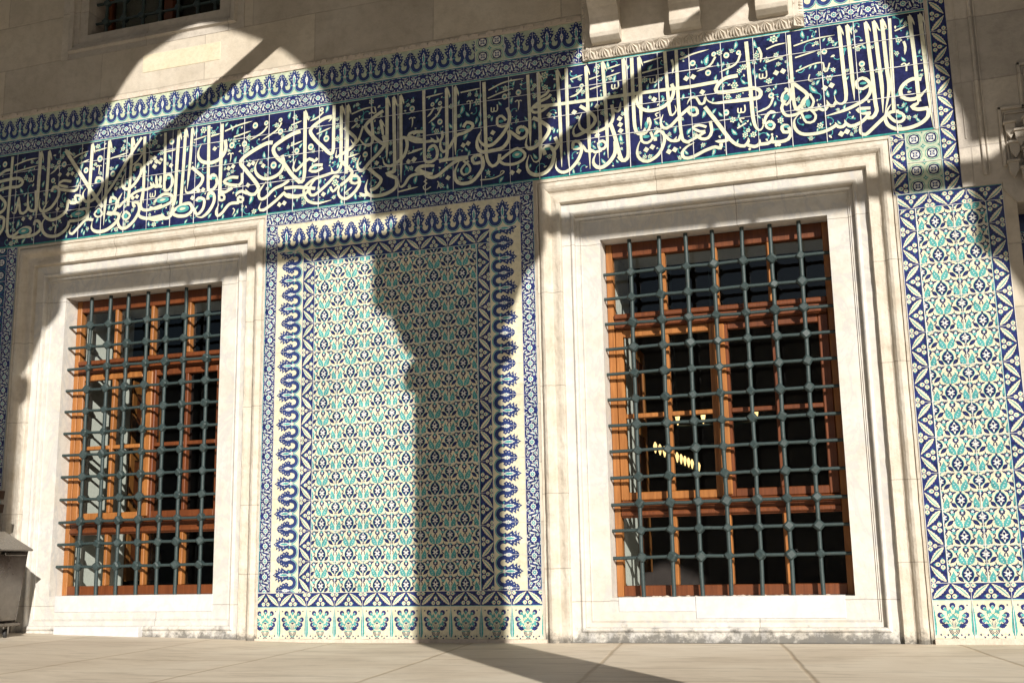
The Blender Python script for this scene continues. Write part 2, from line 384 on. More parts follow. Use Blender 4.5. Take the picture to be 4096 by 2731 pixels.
    for x in (0,1): m.add(star(x,.40,.100,.076,9),'ink',1.1); m.add(ell(x,.455,.062,.030),'turq',2); m.add(star(x,.395,.048,.020,6),'white',3); m.add(ell(x,.97,.06,.03),'turq',2); m.add(ell(x,.945,.02,.02),'ink',2.2); m.add(leaf(x,.60,x,.52,.06),'ink',1.9)
    return cell(m)
def m_border(H):
    m=Motif(); s=len(m.p)
    m.add(leaf(.035,.05,.475,H-.025,.122,.015,.30,14),'cream',1)
    m.line(spine(.035,.05,.475,H-.025,.03,8,.1,.85),.030,'turq',2)
    m.add(ell(.42,.105,.062,n=14),'cream',1); m.add(ell(.435,.105,.024,n=10),'turq',2); m.add(leaf(.37,.105,.325,.12,.04),'turq',1)
    m.add(ell(.075,H-.065,.060,n=14),'cream',1); m.add(ell(.065,H-.065,.024,n=10),'turq',2); m.add(leaf(.125,H-.065,.165,H-.06,.04),'turq',1)
    m.mirror(.5,s)
    m.add(ell(.5,.235,.060,.07,n=14),'cream',1); m.add(ell(.5,.222,.026,n=10),'turq',2); m.add(leaf(.5,.29,.5,.35,.045),'turq',1)
    m.add(ell(0,H-.19,.055,n=14),'cream',1); m.add(ell(1,H-.19,.055,n=14),'cream',1); m.add(ell(0,H-.19,.022,n=10),'turq',2); m.add(ell(1,H-.19,.022,n=10),'turq',2)
    m.add([(0,0),(1,0),(1,.022),(0,.022)],'turq',1)
    return cell(m,H)
def arc(cx,cy,r,a0,a1,n=12): return [(cx+r*math.cos(math.radians(a0+(a1-a0)*i/n)),cy+r*math.sin(math.radians(a0+(a1-a0)*i/n))) for i in range(n+1)]
def m_crest(H):
    m=Motif(); s=len(m.p); b='mid'
    m.line(arc(.245,.285,.238,182,358,16),.034,'turq',1,False)
    m.line(arc(.245,.285,.214,180,360,16),.014,'white',2,False)
    A=arc(.245,.285,.152,50,-185,20); L_,R_=ribbon(A,[.07+.055*min(1,i/6) for i in range(21)]); m.add(L_+R_[::-1],b,3)
    C=[(.085,.30),(.09,.36),(.13,.415),(.18,.42),(.195,.385),(.18,.36)]; L_,R_=ribbon(C,[.115,.11,.10,.09,.08,.07]); m.add(L_+R_[::-1],b,3.3)
    m.add([(0,.83),(.06,.80),(.125,.74),(.105,.70),(.19,.655),(.165,.61),(.25,.56),(.215,.50),(.265,.455),(.25,.40),(.20,.40),(.13,.36),(.09,.30),(0,.26)],b,4)
    m.add([(0,.62),(.025,.56),(.05,.55),(.035,.51),(.065,.49),(.04,.45),(.055,.42),(.025,.38),(.02,.32),(0,.30)],'white',5); m.add([(0,.53),(.025,.49),(0,.40)],'turq',6)
    for x,y in ((.06,.71),(.11,.63),(.165,.54),(.19,.44)): m.add(ell(x,y,.016,n=6),'white',5)
    m.mirror(.5,s)
    P=[(0,.955),(.04,.875),(.08,.86),(.06,.815),(.195,.85),(.15,.775),(.12,.745),(.25,.745),(.19,.67),(.16,.64),(.245,.625),(.20,.55),(.16,.49),(.12,.41),(.05,.32)]
    m.add([(.5+x,y) for x,y in P]+[(.5-x,y) for x,y in P[::-1][:-1]],b,4.4)
    W=[(0,.755),(.035,.68),(.07,.66),(.055,.61),(.085,.58),(.055,.52),(.07,.49),(.03,.36)]
    m.add([(.5+x*.8,y) for x,y in W]+[(.5-x*.8,y) for x,y in W[::-1][:-1]],'white',5)
    m.add(leaf(.5,.38,.5,.70,.07),'turq',6)
    m.add([(.44,.315),(.56,.315),(.56,.355),(.44,.355)],'white',5.4); m.add(ell(.395,.34,.030,n=8),'turq',5); m.add(ell(.605,.34,.030,n=8),'turq',5)
    for x,y in ((.62,.56),(.64,.68),(.60,.78),(.5,.85)): m.add(ell(x,y,.017,.026,6),'white',6); m.add(ell(1-x,y,.017,.026,6),'white',6.1)
    return cell(m)
def m_floral(H):
    m=Motif(); c=H/2; s=len(m.p)
    def ros(x,y,r):
        m.add(star(x,y,r,r*.78,8),'white',1); m.add(star(x,y,r*.72,r*.5,8,.2),'turq',2); m.add(ell(x,y,r*.22,n=8),'white',3); 
    def fl(x,y,r,ph=0): m.add(star(x,y,r,r*.5,6,ph),'white',1); m.add(ell(x,y,r*.42,n=8),'turq',2)
    fl(.155,c+.11,.062); fl(.17,c-.115,.058,.3); fl(.36,c-.13,.05,.2); fl(.355,c+.12,.055)
    m.add(leaf(.20,c-.06,.29,c+.14,.055,.02),'white',1); m.add(leaf(.27,c-.15,.31,c+.05,.05,-.02),'white',1); m.add(leaf(.235,c+.02,.27,c+.11,.018),'turq',2)
    m.line(spine(.08,.03,.30,.05,.03),.020,'white',1); m.line(spine(.07,H-.04,.30,H-.035,-.03),.020,'white',1)
    m.line(spine(.32,H-.05,.47,H-.03,.02),.020,'white',1); m.line(spine(.34,.04,.46,.03,-.02),.022,'white',1)
    m.add(leaf(.42,.03,.46,.10,.03),'white',1); m.add(leaf(.06,c-.17,.11,c-.10,.03),'white',1); m.add(leaf(.06,c+.17,.11,c+.10,.03),'white',1)
    m.line(spine(.095,c-.03,.20,c+.02,.03),.018,'white',1); m.line(spine(.31,c+.03,.40,c-.03,.03),.018,'white',1)
    m.mirror(.5,s)
    ros(.5,c,.10); ros(0,c,.10); ros(1,c,.10)
    m.add([(0,H-.02),(1,H-.02),(1,H),(0,H)],'turq',1)
    return cell(m,H)
def m_vase():
    m=Motif(); s=len(m.p)
    def car(x,y,a,r=.086):
        m.add(star(x,y,r,r*.82,10,a),'blue',1); c,s_=math.cos(a),math.sin(a)
        m.add(ell(x-c*r*.5,y-s_*r*.5,r*.5,r*.42,10,a),'white',2); m.add(leaf(x-c*r*.1,y-s_*r*.1,x-c*r*1.5,y-s_*r*1.5,r*.9),'turq',3)
    for x,y,a in ((.27,.82,2.3),(.17,.62,3.0),(.21,.46,3.3)): car(x,y,a)
    m.add(leaf(.38,.32,.18,.36,.11,0,.3),'blue',1); m.add(star(.13,.88,.03,.018,5),'blue',1)
    for a,b_,c,d in ((.5,.3,.33,.76),(.5,.3,.26,.60),(.48,.3,.29,.46),(.47,.27,.36,.33),(.48,.5,.40,.74),(.5,.62,.44,.82)):
        m.line(spine(a,b_,c,d,.03),.016,'green',1)
    for a,b_,c,d in ((.36,.64,.38,.76),(.30,.52,.24,.55),(.38,.42,.33,.50),(.44,.66,.41,.78),(.42,.32,.35,.40)): m.add(leaf(a,b_,c,d,.062),'turq',2)
    m.line([(.37,.24),(.40,.15),(.47,.10)],.022,'ink',2,False); m.line([(.405,.24),(.43,.17),(.485,.125)],.018,'ink',2,False); m.line([(.44,.24),(.46,.19),(.495,.16)],.016,'ink',2,False)
    m.line([(.40,.0),(.45,.045),(.49,.08)],.022,'ink',2,False); m.line([(.45,.0),(.475,.03),(.5,.05)],.016,'ink',2,False)
    m.add(leaf(.5,.095,.41,.10,.035),'turq',3)
    m.add([(0,.06),(.04,.10),(.065,.2),(.06,.45),(.04,.7),(.012,.95),(0,.97)],'turq',1)
    for y in (.15,.25,.35,.45,.55,.65): m.line([(.0,y),(.03,y+.05),(.055,y+.04)],.010,'green',2)
    for x,y in ((.15,.11),(.25,.045),(.33,.10)): m.add(star(x,y,.042,.02,3,x*9),'blue',1)
    m.line(spine(.13,.03,.29,.12,.04),.009,'green',1)
    m.mirror(.5,s)
    car(.5,.875,math.pi/2,.085)
    m.add([(.37,.55),(.42,.58),(.46,.62),(.5,.66),(.54,.62),(.58,.58),(.63,.55),(.60,.50),(.55,.53),(.5,.56),(.45,.53),(.40,.50)],'turq',3)
    m.add([(.44,.51),(.5,.47),(.56,.51),(.5,.53)],'ink',3)
    for x in (.46,.5,.54): m.line(spine(x,.49,.5+(x-.5)*.6,.26,0),.012,'mid',2)
    m.add([(.36,.245),(.64,.245),(.64,.262),(.36,.262)],'turq',3)
    return m
def m_quat():
    m=Motif()
    for cx in (.25,.75):
        for cy in (.25,.75):
            m.add([(cx-.16,cy),(cx-.12,cy+.14),(cx,cy+.17),(cx+.14,cy+.13),(cx+.17,cy),(cx+.13,cy-.14),(cx,cy-.17),(cx-.13,cy-.13)],'ink',1)
            m.add(ell(cx,cy,.125,n=14),'white',2); m.add(star(cx,cy,.115,.06,4,.78),'mid',3); m.add(star(cx,cy,.06,.03,6),'white',4); m.add(ell(cx,cy,.02,n=6),'mid',5)
            m.line(arc(cx,cy,.205,0,360,16),.018,'green',1,False)
    for x,y in ((.5,.5),(0,.5),(1,.5),(.5,0),(.5,1)): m.add(star(x,y,.09,.04,4),'green',2); m.add(ell(x,y,.02,n=6),'white',3)
    return cell(m)
TL=.2525
MF=m_field(); MC=m_crest(1.0); MV=m_vase(); MQ=m_quat()
def grid_lines(P,x0,x1,z0,z1,xs,zs,w=.0044,key='fgrout',l=9,jit=0):
    for x in xs:
        if x0<x<x1: P.rect(x-w/2,x+w/2,z0,z1,key,l)
    for z in zs:
        if z0<z<z1: P.rect(x0,x1,z-w/2,z+w/2,key,l+.5)
def frange(a,b,s):
    o=[];x=a
    while x<b+1e-6: o.append(x);x+=s
    return o
def field_part(name,parent,x0,x1,z0,z1,jx,jz,th=.25,ground='cream'):
    P=Paint(); P.rect(x0,x1,z0,z1,ground,0)
    i0=math.floor((x0-jx)/TL); k0=math.floor((z0-jz)/th)
    for i in range(i0,i0+40):
        X=jx+i*TL
        if X>x1: break
        for k in range(k0,k0+40):
            Z=jz+k*th
            if Z>z1: break
            P.put(MF,X,Z,TL,'u',(x0+.0005,x1-.0005,z0+.0005,z1-.0005))
    grid_lines(P,x0,x1,z0,z1,[jx+(i0+i)*TL for i in range(40)],[jz+(k0+k)*th for k in range(40)])
    return P.build(name,parent)
def band(P,mo,x0,x1,z0,z1,side,j0,L=TL,ground='blue',margin=.003):
    P.rect(x0,x1,z0,z1,ground,0)
    cl=(x0+margin*.3,x1-margin*.3,z0+margin*.3,z1-margin*.3)
    if side in 'ud':
        i=math.floor((x0-j0)/L); X=j0+i*L
        while X<x1:
            P.put(mo,X,z0 if side=='u' else z1,L,side,cl)
            if X>x0+.004: P.rect(X-.0013,X+.0013,z0,z1,'fgrout',9)
            X+=L
    else:
        i=math.floor((z0-j0)/L); Z=j0+i*L
        while Z<z1:
            P.put(mo,x1 if side=='l' else x0,Z,L,side,cl)
            if Z>z0+.004: P.rect(x0,x1,Z-.0013,Z+.0013,'fgrout',9)
            Z+=L
    g=.0016
    P.rect(x0,x1,z0-g,z0+g,'fgrout',9.6); P.rect(x0,x1,z1-g,z1+g,'fgrout',9.7); P.rect(x0-g,x0+g,z0,z1,'fgrout',9.8); P.rect(x1-g,x1+g,z0,z1,'fgrout',9.9)
# ---------------------------------------------------------------- ground
def gz(x): return max(0,-x*.024) if x>-12 else .288
mb=MB()
for a,b in ((-70,-12),(-12,0),(0,70)):
    mb.face([(a,-70,gz(a)),(b,-70,gz(b)),(b,1.05,gz(b)),(a,1.05,gz(a))])
tag(mb.build('pavement',M['paving'],recalc=False),kind='structure')
# ---------------------------------------------------------------- facade wall
WINS=[(-2.660,-.965,.383,3.13),(2.526,4.293,.325,3.13)]
UP=(-2.52,-1.03,5.735,8.2)
FR=.497; FT=.520
wall=empty('facade_wall',(0,0,0)); tag(wall,'weathered limestone wall carrying the tiles and the windows','wall')
def holed(y0,y1,holes,name,mat,X0=-9,X1=5.60,Z0=-.05,Z1=10.5):
    xs=sorted({X0,X1,*[h[0] for h in holes],*[h[1] for h in holes]}); zs=sorted({Z0,Z1,*[h[2] for h in holes],*[h[3] for h in holes]})
    inside=lambda x,z: any(h[0]<x<h[1] and h[2]<z<h[3] for h in holes)
    b=MB(); nx,nzz=len(xs)-1,len(zs)-1
    solid=[[not inside((xs[i]+xs[i+1])/2,(zs[k]+zs[k+1])/2) for k in range(nzz)] for i in range(nx)]
    for i in range(nx):
        for k in range(nzz):
            if not solid[i][k]: continue
            x0,x1,z0,z1=xs[i],xs[i+1],zs[k],zs[k+1]
            b.face([(x0,y0,z0),(x1,y0,z0),(x1,y0,z1),(x0,y0,z1)]); b.face([(x0,y1,z0),(x0,y1,z1),(x1,y1,z1),(x1,y1,z0)])
            if i==0 or not solid[i-1][k]: b.face([(x0,y0,z0),(x0,y0,z1),(x0,y1,z1),(x0,y1,z0)])
            if i==nx-1 or not solid[i+1][k]: b.face([(x1,y0,z0),(x1,y1,z0),(x1,y1,z1),(x1,y0,z1)])
            if k==0 or not solid[i][k-1]: b.face([(x0,y0,z0),(x0,y1,z0),(x1,y1,z0),(x1,y0,z0)])
            if k==nzz-1 or not solid[i][k+1]: b.face([(x0,y0,z1),(x1,y0,z1),(x1,y1,z1),(x0,y1,z1)])
    return b.build(name,mat,wall,recalc=False)
holed(0,.125,[(a-FR,b+FR,0,d+FT) for a,b,c,d in WINS]+[(UP[0]-.28,UP[1]+.28,UP[2]-.24,UP[3]+.3)],'masonry',M['wall'])
holed(.127,1.15,[(a-.012,b+.012,c-.012,d+.012) for a,b,c,d in WINS+[UP]],'backing',M['plaster'])
# odd repair blocks set flush in the masonry
b=MB(); b.box(-1.845,-.995,-.004,.02,5.22,5.40,.004); b.build('repair_block',M['yellow'],wall)
b=MB(); b.box(.60,1.15,-.02,.02,6.02,6.6,.006); b.build('repair_block',M['yellow'],wall)
# ragged lime pointing along the top of the tile crest
b=MB(); x=-4.6; rnd=random.Random(3)
while x<2.42:
    w=rnd.uniform(.03,.11); h=rnd.uniform(.006,.032); 
    b.prism([(x,4.985),(x+w,4.985),(x+w*.9,5.0+h),(x+w*.4,5.004+h*1.2),(x+w*.1,5.0+h*.6)],'y',-.011-rnd.uniform(0,.006),.001); x+=w*.93
b.build('lime_pointing',M['mortar'],wall)
# ---------------------------------------------------------------- window surrounds
PROF=[(0,.30),(0,.10),(.150,.10),(.156,.090),(.165,.096),(.168,.086),(.198,.086),(.200,.052),(.206,.042),(.215,.038),(.224,.042),(.230,.052),(.236,.054),(.300,.046),(.304,.012),(.309,.004),(.330,.006),(.355,.014),(.378,.018),(.390,.012),(.402,-.008),(.418,-.024),(.438,-.030),(.458,-.024),(.472,-.010),(.476,.012),(.479,.012),(.482,-.004),(.497,-.006),(.497,.06)]
def surround(parent,x0,x1,z0,z1,prof,bscale,tscale,seed,floor=0.0,legs=.302):
    def run(lo,hi,name,mat,amp):
        b=MB(); P=prof[lo:hi]
        def seg(A,B,fn,sides):
            n=max(2,int((Vector(A[0])-Vector(B[0])).length/.05))
            rows=[]
            for i in range(n+1):
                u=i/n; row=[]
                for j in range(len(P)):
                    p=Vector(A[j]).lerp(Vector(B[j]),u)
                    nn=noise.noise(p*9+Vector((seed,0,0)))+.6*noise.noise(p*31+Vector((seed,5,0)))
                    p.y+=nn*amp; 
                    if 0<j<len(P)-1: p.x+=noise.noise(p*14)*amp*.5; p.z+=noise.noise(p*14+Vector((7,7,7)))*amp*.5
                    row.append(b.bm.verts.new(p))
                rows.append(row)
            for r0,r1 in zip(rows,rows[1:]):
                for j in range(len(P)-1):
                    f=b.bm.faces.new([r0[j],r0[j+1],r1[j+1],r1[j]]); f.smooth=False
        bot=lambda t: max(floor,z0-bscale*t) if t<legs else floor
        TLc=[(x0-t,y,z1+tscale*t) for t,y in P]; TRc=[(x1+t,y,z1+tscale*t) for t,y in P]
        BLc=[(x0-t,y,bot(t)) for t,y in P]; BRc=[(x1+t,y,bot(t)) for t,y in P]
        seg(BLc,TLc,0,0); seg(TLc,TRc,0,0); seg(TRc,BRc,0,0)
        if lo==0: seg(BRc,BLc,0,0)
        bmesh.ops.remove_doubles(b.bm,verts=b.bm.verts[:],dist=.0004)
        return b.build(name,mat,parent)
    k=next((i for i,(t,y) in enumerate(prof) if t>=legs),None)
    if k is None: return run(0,len(prof),'marble_surround',M['pier'],.002)
    o=run(0,k,'marble_surround',M['marble'],.0016)
    o2=run(k-1,len(prof),'roll_moulding',M['roll'],.005)
    return o
def grille(parent,xs,zs,x0,x1,z0,z1,y,ru=.0165,rc=.0135,kn=.040):
    g=empty('iron_grille',(0,0,0)); g.parent=parent; g.matrix_parent_inverse=Matrix.Translation(-Vector(parent.location))
    first=None
    for i,x in enumerate(xs):
        if first is None:
            b=MB(); n=int((z1-z0)/.2); 
            ps=[Vector((noise.noise(Vector((q*.9,x0,1)))*.006,noise.noise(Vector((q*.9,x0,8)))*.006,z0-.02+(z1-z0+.05)*q/14)) for q in range(15)]
            for p,q in zip(ps,ps[1:]): b.tube(p,q,ru,ru,10,False)
            bmesh.ops.remove_doubles(b.bm,verts=b.bm.verts[:],dist=.0035); first=b.build('upright_bar',M['iron'],g); o=first
        else:
            o=first.copy(); COL.objects.link(o)
        o.location=(x,y,0); o.rotation_euler=(rnd.uniform(-.0015,.0015),rnd.uniform(-.0025,.0025),rnd.uniform(0,6.28))
    first=None; kf=None
    for k,z in enumerate(zs):
        if first is None:
            b=MB(); ps=[Vector((x0-.03+(x1-x0+.06)*q/12,noise.noise(Vector((q*.9,z0,3)))*.004,noise.noise(Vector((q*.9,z0,6)))*.005)) for q in range(13)]
            for p,q in zip(ps,ps[1:]): b.tube(p,q,rc,rc,10,False)
            bmesh.ops.remove_doubles(b.bm,verts=b.bm.verts[:],dist=.003); first=b.build('crossbar',M['iron'],g); o=first
        else:
            o=first.copy(); COL.objects.link(o)
        o.location=(0,y,z+rnd.uniform(-.003,.003)); o.rotation_euler=(rnd.uniform(0,6.28) if False else rnd.choice((0,3.1416)),0,0)
    for k,z in enumerate(zs):
        for x in xs:
            if kf is None:
                b=MB(); r=kn; bmesh.ops.create_cube(b.bm,size=2*r*.82)
                bmesh.ops.bevel(b.bm,geom=b.bm.edges[:],offset=r*.30,segments=1,affect='EDGES')
                bmesh.ops.rotate(b.bm,verts=b.bm.verts[:],cent=(0,0,0),matrix=Matrix.Rotation(.785,3,'Y'))
                kf=b.build('knuckle',M['iron'],g); o=kf
            else:
                o=kf.copy(); COL.objects.link(o)
            o.location=(x,y,z); o.rotation_euler=(rnd.uniform(-.2,.2),rnd.uniform(-.25,.25),rnd.uniform(-.3,.3)); sc=rnd.uniform(.88,1.1); o.scale=(sc,sc,sc*rnd.uniform(.9,1.08))
    return g
def timber(parent,x0,x1,z0,z1,leaf_open=False):
    t=empty('timber_frame',(0,0,0)); t.parent=parent; t.matrix_parent_inverse=Matrix.Translation(-Vector(parent.location))
    W=M['wood']; R=M['redwood']; ya,yb=.262,.345
    zt0,zt1=2.415,2.545; zb0,zb1=.925,1.055
    b=MB()
    b.box(x0+.002,x0+.055,ya,yb,z0+.002,z1-.002,.004); b.box(x1-.055,x1-.002,ya,yb,z0+.002,z1-.002,.004); b.build('jamb',W,t)
    b=MB(); b.box(x0+.055,x1-.055,ya+.004,yb,z1-.115,z1-.002,.005); b.build('head_rail',R,t)
    b=MB(); b.box(x0+.055,x1-.055,ya+.004,yb,z0+.004,z0+.085,.005); b.build('bottom_rail',R,t)
    for za,zc in ((zt0,zt1),(zb0,zb1)):
        b=MB(); b.box(x0+.055,x1-.055,ya+.006,yb,za,zc,.006); b.box(x0+.056,x1-.056,ya-.02,ya+.012,zc-.045,zc-.006,.008); b.box(x0+.056,x1-.056,ya-.014,ya+.012,za+.012,za+.05,.008); b.build('transom',R,t)
    cx=(x0+x1)/2
    q=[x0+(x1-x0)*(.03+.94*f) for f in (.25,.5,.75)]
    def glaze_bar(xx,za,zc,w=.034):
        b=MB(); b.box(xx-w/2,xx+w/2,ya+.004,yb-.008,za,zc,.006); b.build('glazing_bar',W,t)
    for xx in q: glaze_bar(xx,zt1,z1-.115); glaze_bar(xx,z0+.085,zb0)
    # casement leaves between the transoms
    for s,(a,c) in ((0,(x0+.057,cx-.004)),(1,(cx+.004,x1-.057))):
        b=MB(); za,zc=zb1+.003,zt0-.003
        b.box(a,a+.062,ya+.004,yb-.012,za,zc,.007); b.box(c-.075,c,ya+.002,yb-.012,za,zc,.007)
        b.box(a+.062,c-.075,ya+.006,yb-.012,za,za+.062,.006); b.box(a+.062,c-.075,ya+.006,yb-.012,zc-.06,zc,.006)
        xm=(a+c)/2 if True else 0
        b.box(xm-.016,xm+.016,ya+.008,yb-.014,za+.062,zc-.06,.005); b.box(a+.062,xm-.016,ya+.008,yb-.014,1.70,1.735,.005); b.box(xm+.016,c-.075,ya+.008,yb-.014,1.70,1.735,.005)
        b.build('casement_leaf',W if s==0 else R,t)
    b=MB(); b.box(cx-.045,cx+.045,ya-.016,ya+.003,zb1+.02,zt0-.02,.008)
    b.build('cover_strip',W,t)
    b=MB()
    for za,zc in ((zt1,z1-.115),(z0+.085,zb0),(zb1+.06,zt0-.06)): b.face([(x0+.05,.318,za),(x1-.05,.318,za),(x1-.05,.318,zc),(x0+.05,.318,zc)])
    b.build('glass',M['glass'],t,recalc=False)
    return t
NAMES=[('barred window in a marble surround beside the steel cart, two oak leaves behind its iron grille',),('barred window in a marble surround below the bracketed balcony, dark room behind its grille',)]
XS=[[-2.427,-2.222,-2.012,-1.801,-1.588,-1.397,-1.153],[2.751,2.987,3.200,3.411,3.641,3.859,4.072]]
for i,(x0,x1,z0,z1) in enumerate(WINS):
    w=empty('barred_window',((x0+x1)/2,.1,0)); tag(w,NAMES[i][0],'window','tall barred windows at ground level')
    surround(w,x0,x1,z0,z1,PROF,z0/.299,1.046,i*17.3)
    zs=[(.640,.622)[i]+(.2018,.2032)[i]*k for k in range(12)]
    grille(w,XS[i],zs,x0,x1,z0,z1,.178)
    timber(w,x0,x1,z0,z1)
    if i==0:
        b=MB(); b.box(x0+.07,x1+.003,.094,.262,.245,z0+.004,.003); b.build('sill',M['sill'],w)
        b=MB(); b.box(-2.50,-1.62,-.012,.06,.03,.125,.004); b.build('patch_slab',M['sill'],w)
    else:
        b=MB(); b.box(x0+.05,3.155,.095,.262,.222,z0+.003,.003); b.build('sill',M['sill'],w)
        b=MB(); b.box(3.158,x1-.07,.093,.262,.170,z0+.005,.003); b.build('sill',M['sill'],w)
        # crumbs of mortar along the foot of the grille
        b=MB()
        for k in range(60):
            xx=rnd.uniform(x0+.15,x1-.1); r=rnd.uniform(.004,.014); bmesh.ops.create_icosphere(b.bm,subdivisions=1,radius=r,matrix=Matrix.Translation((xx,rnd.uniform(.17,.25),z0+r*.3))@Matrix.Diagonal((1.6,1,.6,1)))
        b.build('mortar_crumbs',M['mortar'],w)
# upper window, in deep shade
x0,x1,z0,z1=UP
w=empty('upper_window',((x0+x1)/2,0,z0)); tag(w,'shaded barred window high on the wall, cut off by the top edge','window')
surround(w,x0,x1,z0,z1,[(0,.30),(0,.02),(.09,.02),(.095,.008),(.14,.006),(.145,-.02),(.185,-.03),(.20,-.006),(.205,-.002),(.278,-.004),(.28,.06)],.86,1,44,floor=-9,legs=9.)
grille(w,[x0+.12+.208*k for k in range(7)],[z0+.17+.2*k for k in range(5)],x0,x1,z0,z1,.14)
b=MB(); b.box(x0,x0+.08,.26,.33,z0,z1,.004); b.box(x1-.08,x1,.26,.33,z0,z1,.004); b.box(x0+.08,x1-.08,.26,.33,z0,z0+.08,.004); b.box((x0+x1)/2-.05,(x0+x1)/2+.05,.258,.33,z0+.08,z1,.004); b.build('timber_frame',M['redwood'],w)
b=MB(); b.face([(x0+.05,.30,z0+.05),(x1-.05,.30,z0+.05),(x1-.05,.30,z1),(x0+.05,.30,z1)]); b.build('glass',M['glass'],w,recalc=False)
# ---------------------------------------------------------------- room behind the windows
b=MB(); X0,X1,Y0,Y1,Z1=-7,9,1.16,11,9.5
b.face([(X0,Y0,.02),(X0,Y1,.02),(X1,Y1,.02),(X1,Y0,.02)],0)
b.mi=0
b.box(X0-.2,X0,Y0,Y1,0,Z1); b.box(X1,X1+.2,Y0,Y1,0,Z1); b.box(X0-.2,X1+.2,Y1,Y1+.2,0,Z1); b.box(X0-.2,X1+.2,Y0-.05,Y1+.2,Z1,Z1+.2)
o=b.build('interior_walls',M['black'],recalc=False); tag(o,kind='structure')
# an open shutter leaf inside the left window
def shutter(hx,hy,ang,label):
    t=empty('inner_shutter',(hx,hy,.4)); tag(t,label,'shutter','wooden shutters inside the windows')
    u=Vector((math.cos(ang),math.sin(ang),0)); n=Vector((-u.y,u.x,0))
    def pb(a,c,za,zc,th,off,name,mat):
        bb=MB(); base=Vector((hx,hy,0))
        P=[base+u*a+n*(off-th/2),base+u*c+n*(off-th/2),base+u*c+n*(off+th/2),base+u*a+n*(off+th/2)]
        bb.prism([(p.x,p.y) for p in P],'z',za,zc); bb.build(name,mat,t)
    pb(0,.09,.5,2.5,.045,0,'stile',M['wood']); pb(.61,.70,.5,2.5,.045,0,'stile',M['wood'])
    pb(.09,.61,.5,2.5,.02,0,'panel',M['redwood'])
    for z in (.5,1.1,1.7,2.38): pb(.09,.61,z,z+.12,.044,0,'rail',M['wood'])
shutter(-2.69,1.18,1.78,'orange wooden shutter standing open inside the window beside the steel cart')
shutter(2.49,1.18,1.62,'dark wooden shutter folded back inside the window below the balcony')
def lamp_rail(pts,label):
    t=empty('lamp_rail',pts[0]); tag(t,label,'hanging lamp','glowing lamp rails inside the hall')
    a,c=Vector(pts[0]),Vector(pts[-1]); bb=MB(); bb.tube(a-(c-a)*.02+Vector((0,0,-.09)),c+(c-a)*.02+Vector((0,0,-.09)),.014); bb.tube((a+c)/2+Vector((0,0,-.09)),(a+c)/2+Vector((0,0,5)),.008); bb.build('rail',M['iron'],t)
    f=None
    for p in pts:
        if f is None:
            bb=MB(); bb.lathe([(.004,-.075),(.012,-.05),(.020,-.01),(.023,.012),(.016,.034),(.006,.055)],0,0,10); f=bb.build('bulb',M['bulb'],t); o=f
        else: o=f.copy(); COL.objects.link(o)
        o.location=p
lamp_rail([(2.03,4.45+3.0*k/11,1.89) for k in range(12)],'row of glowing bulbs receding behind the second grille bars')
lamp_rail([(2.753,1.95,1.90),(2.99,1.95,1.90),(3.47,1.95,1.90)],'three single bulbs in a short row just behind the window glass')
# ---------------------------------------------------------------- centre tile panel
H=.115/TL
ctr=empty('tile_panel',(.77,0,.02)); tag(ctr,'big rectangular tile panel between the two windows, palmette border around a repeating floral field','tile panel')
MBd=m_border(H)
field_part('floral_field',ctr,.025,1.510,.392,3.178,.245,.39)
P=Paint(); band(P,MBd,-.09,.025,.392,3.178,'l',.392,.25); band(P,MBd,1.510,1.624,.392,3.178,'r',.392,.25); band(P,MBd,-.09,1.624,3.178,3.297,'u',.245)
band(P,MBd,-.462,2.008,.276,.392,'u',.245)
P.build('leaf_border',ctr)
P=Paint(); band(P,MC,-.346,-.09,.392,3.297,'l',.392+.02,.25,'cream'); band(P,MC,1.624,1.892,.392,3.297,'r',.392+.02,.25,'cream'); band(P,MC,-.346,1.892,3.297,3.545,'u',.12-TL*2,TL*.99,'cream'); P.build('palmette_border',ctr)
MFl=m_floral(.116/TL)
P=Paint(); band(P,MFl,-.462,-.346,.392,3.545,'l',.40,.25); band(P,MFl,1.892,2.008,.392,3.545,'r',.40,.25); band(P,MFl,-.462,2.008,3.545,3.662,'u',-.10); P.build('floral_border',ctr)
P=Paint(); P.rect(-.462,2.008,.027,.276,'cream',0)
for k in range(-4,8): P.put(MV,.245+k*TL,.022,TL,'u',(-.461,2.007,.028,.275))
grid_lines(P,-.462,2.008,.027,.276,[.245+k*TL for k in range(-4,8)],[]); P.build('vase_row',ctr)
b=MB(); x=-.47
while x<2.02:
    d=rnd.uniform(.05,.14); b.prism([(x,0),(x+d,0),(x+d,.026+rnd.uniform(-.004,.006)),(x,.026+rnd.uniform(-.004,.006))],'y',-.030-rnd.uniform(0,.008),0); x+=d*.985
b.build('mortar_skirting',M['mortar'],ctr)
# ---------------------------------------------------------------- right tile panel
rp=empty('tile_panel',(5.16,0,.03)); tag(rp,'tall narrow tile panel at the far right, blue leaf border around the same floral field','tile panel')
field_part('floral_field',rp,4.918,5.394,.407,3.075,5.173-TL,.407)
P=Paint(); band(P,MBd,4.802,4.918,.407,3.075,'l',.407,.25); band(P,MBd,5.394,5.512,.407,3.075,'r',.407,.25); band(P,MBd,4.802,5.512,3.075,3.190,'d',5.02,TL); band(P,MBd,4.802,5.512,.291,.407,'u',5.055,TL); P.build('leaf_border',rp)
P=Paint(); P.rect(4.802,5.512,.038,.291,'cream',0)
for k in range(-2,4): P.put(MV,5.055+k*TL,.036,TL,'u',(4.803,5.511,.039,.290))
grid_lines(P,4.802,5.512,.038,.291,[5.055+k*TL for k in range(-2,4)],[]); P.build('vase_row',rp)
b=MB(); b.prism([(4.80,0),(5.52,0),(5.52,.036),(5.2,.040),(4.80,.036)],'y',-.034,0); b.build('mortar_skirting',M['mortar'],rp)
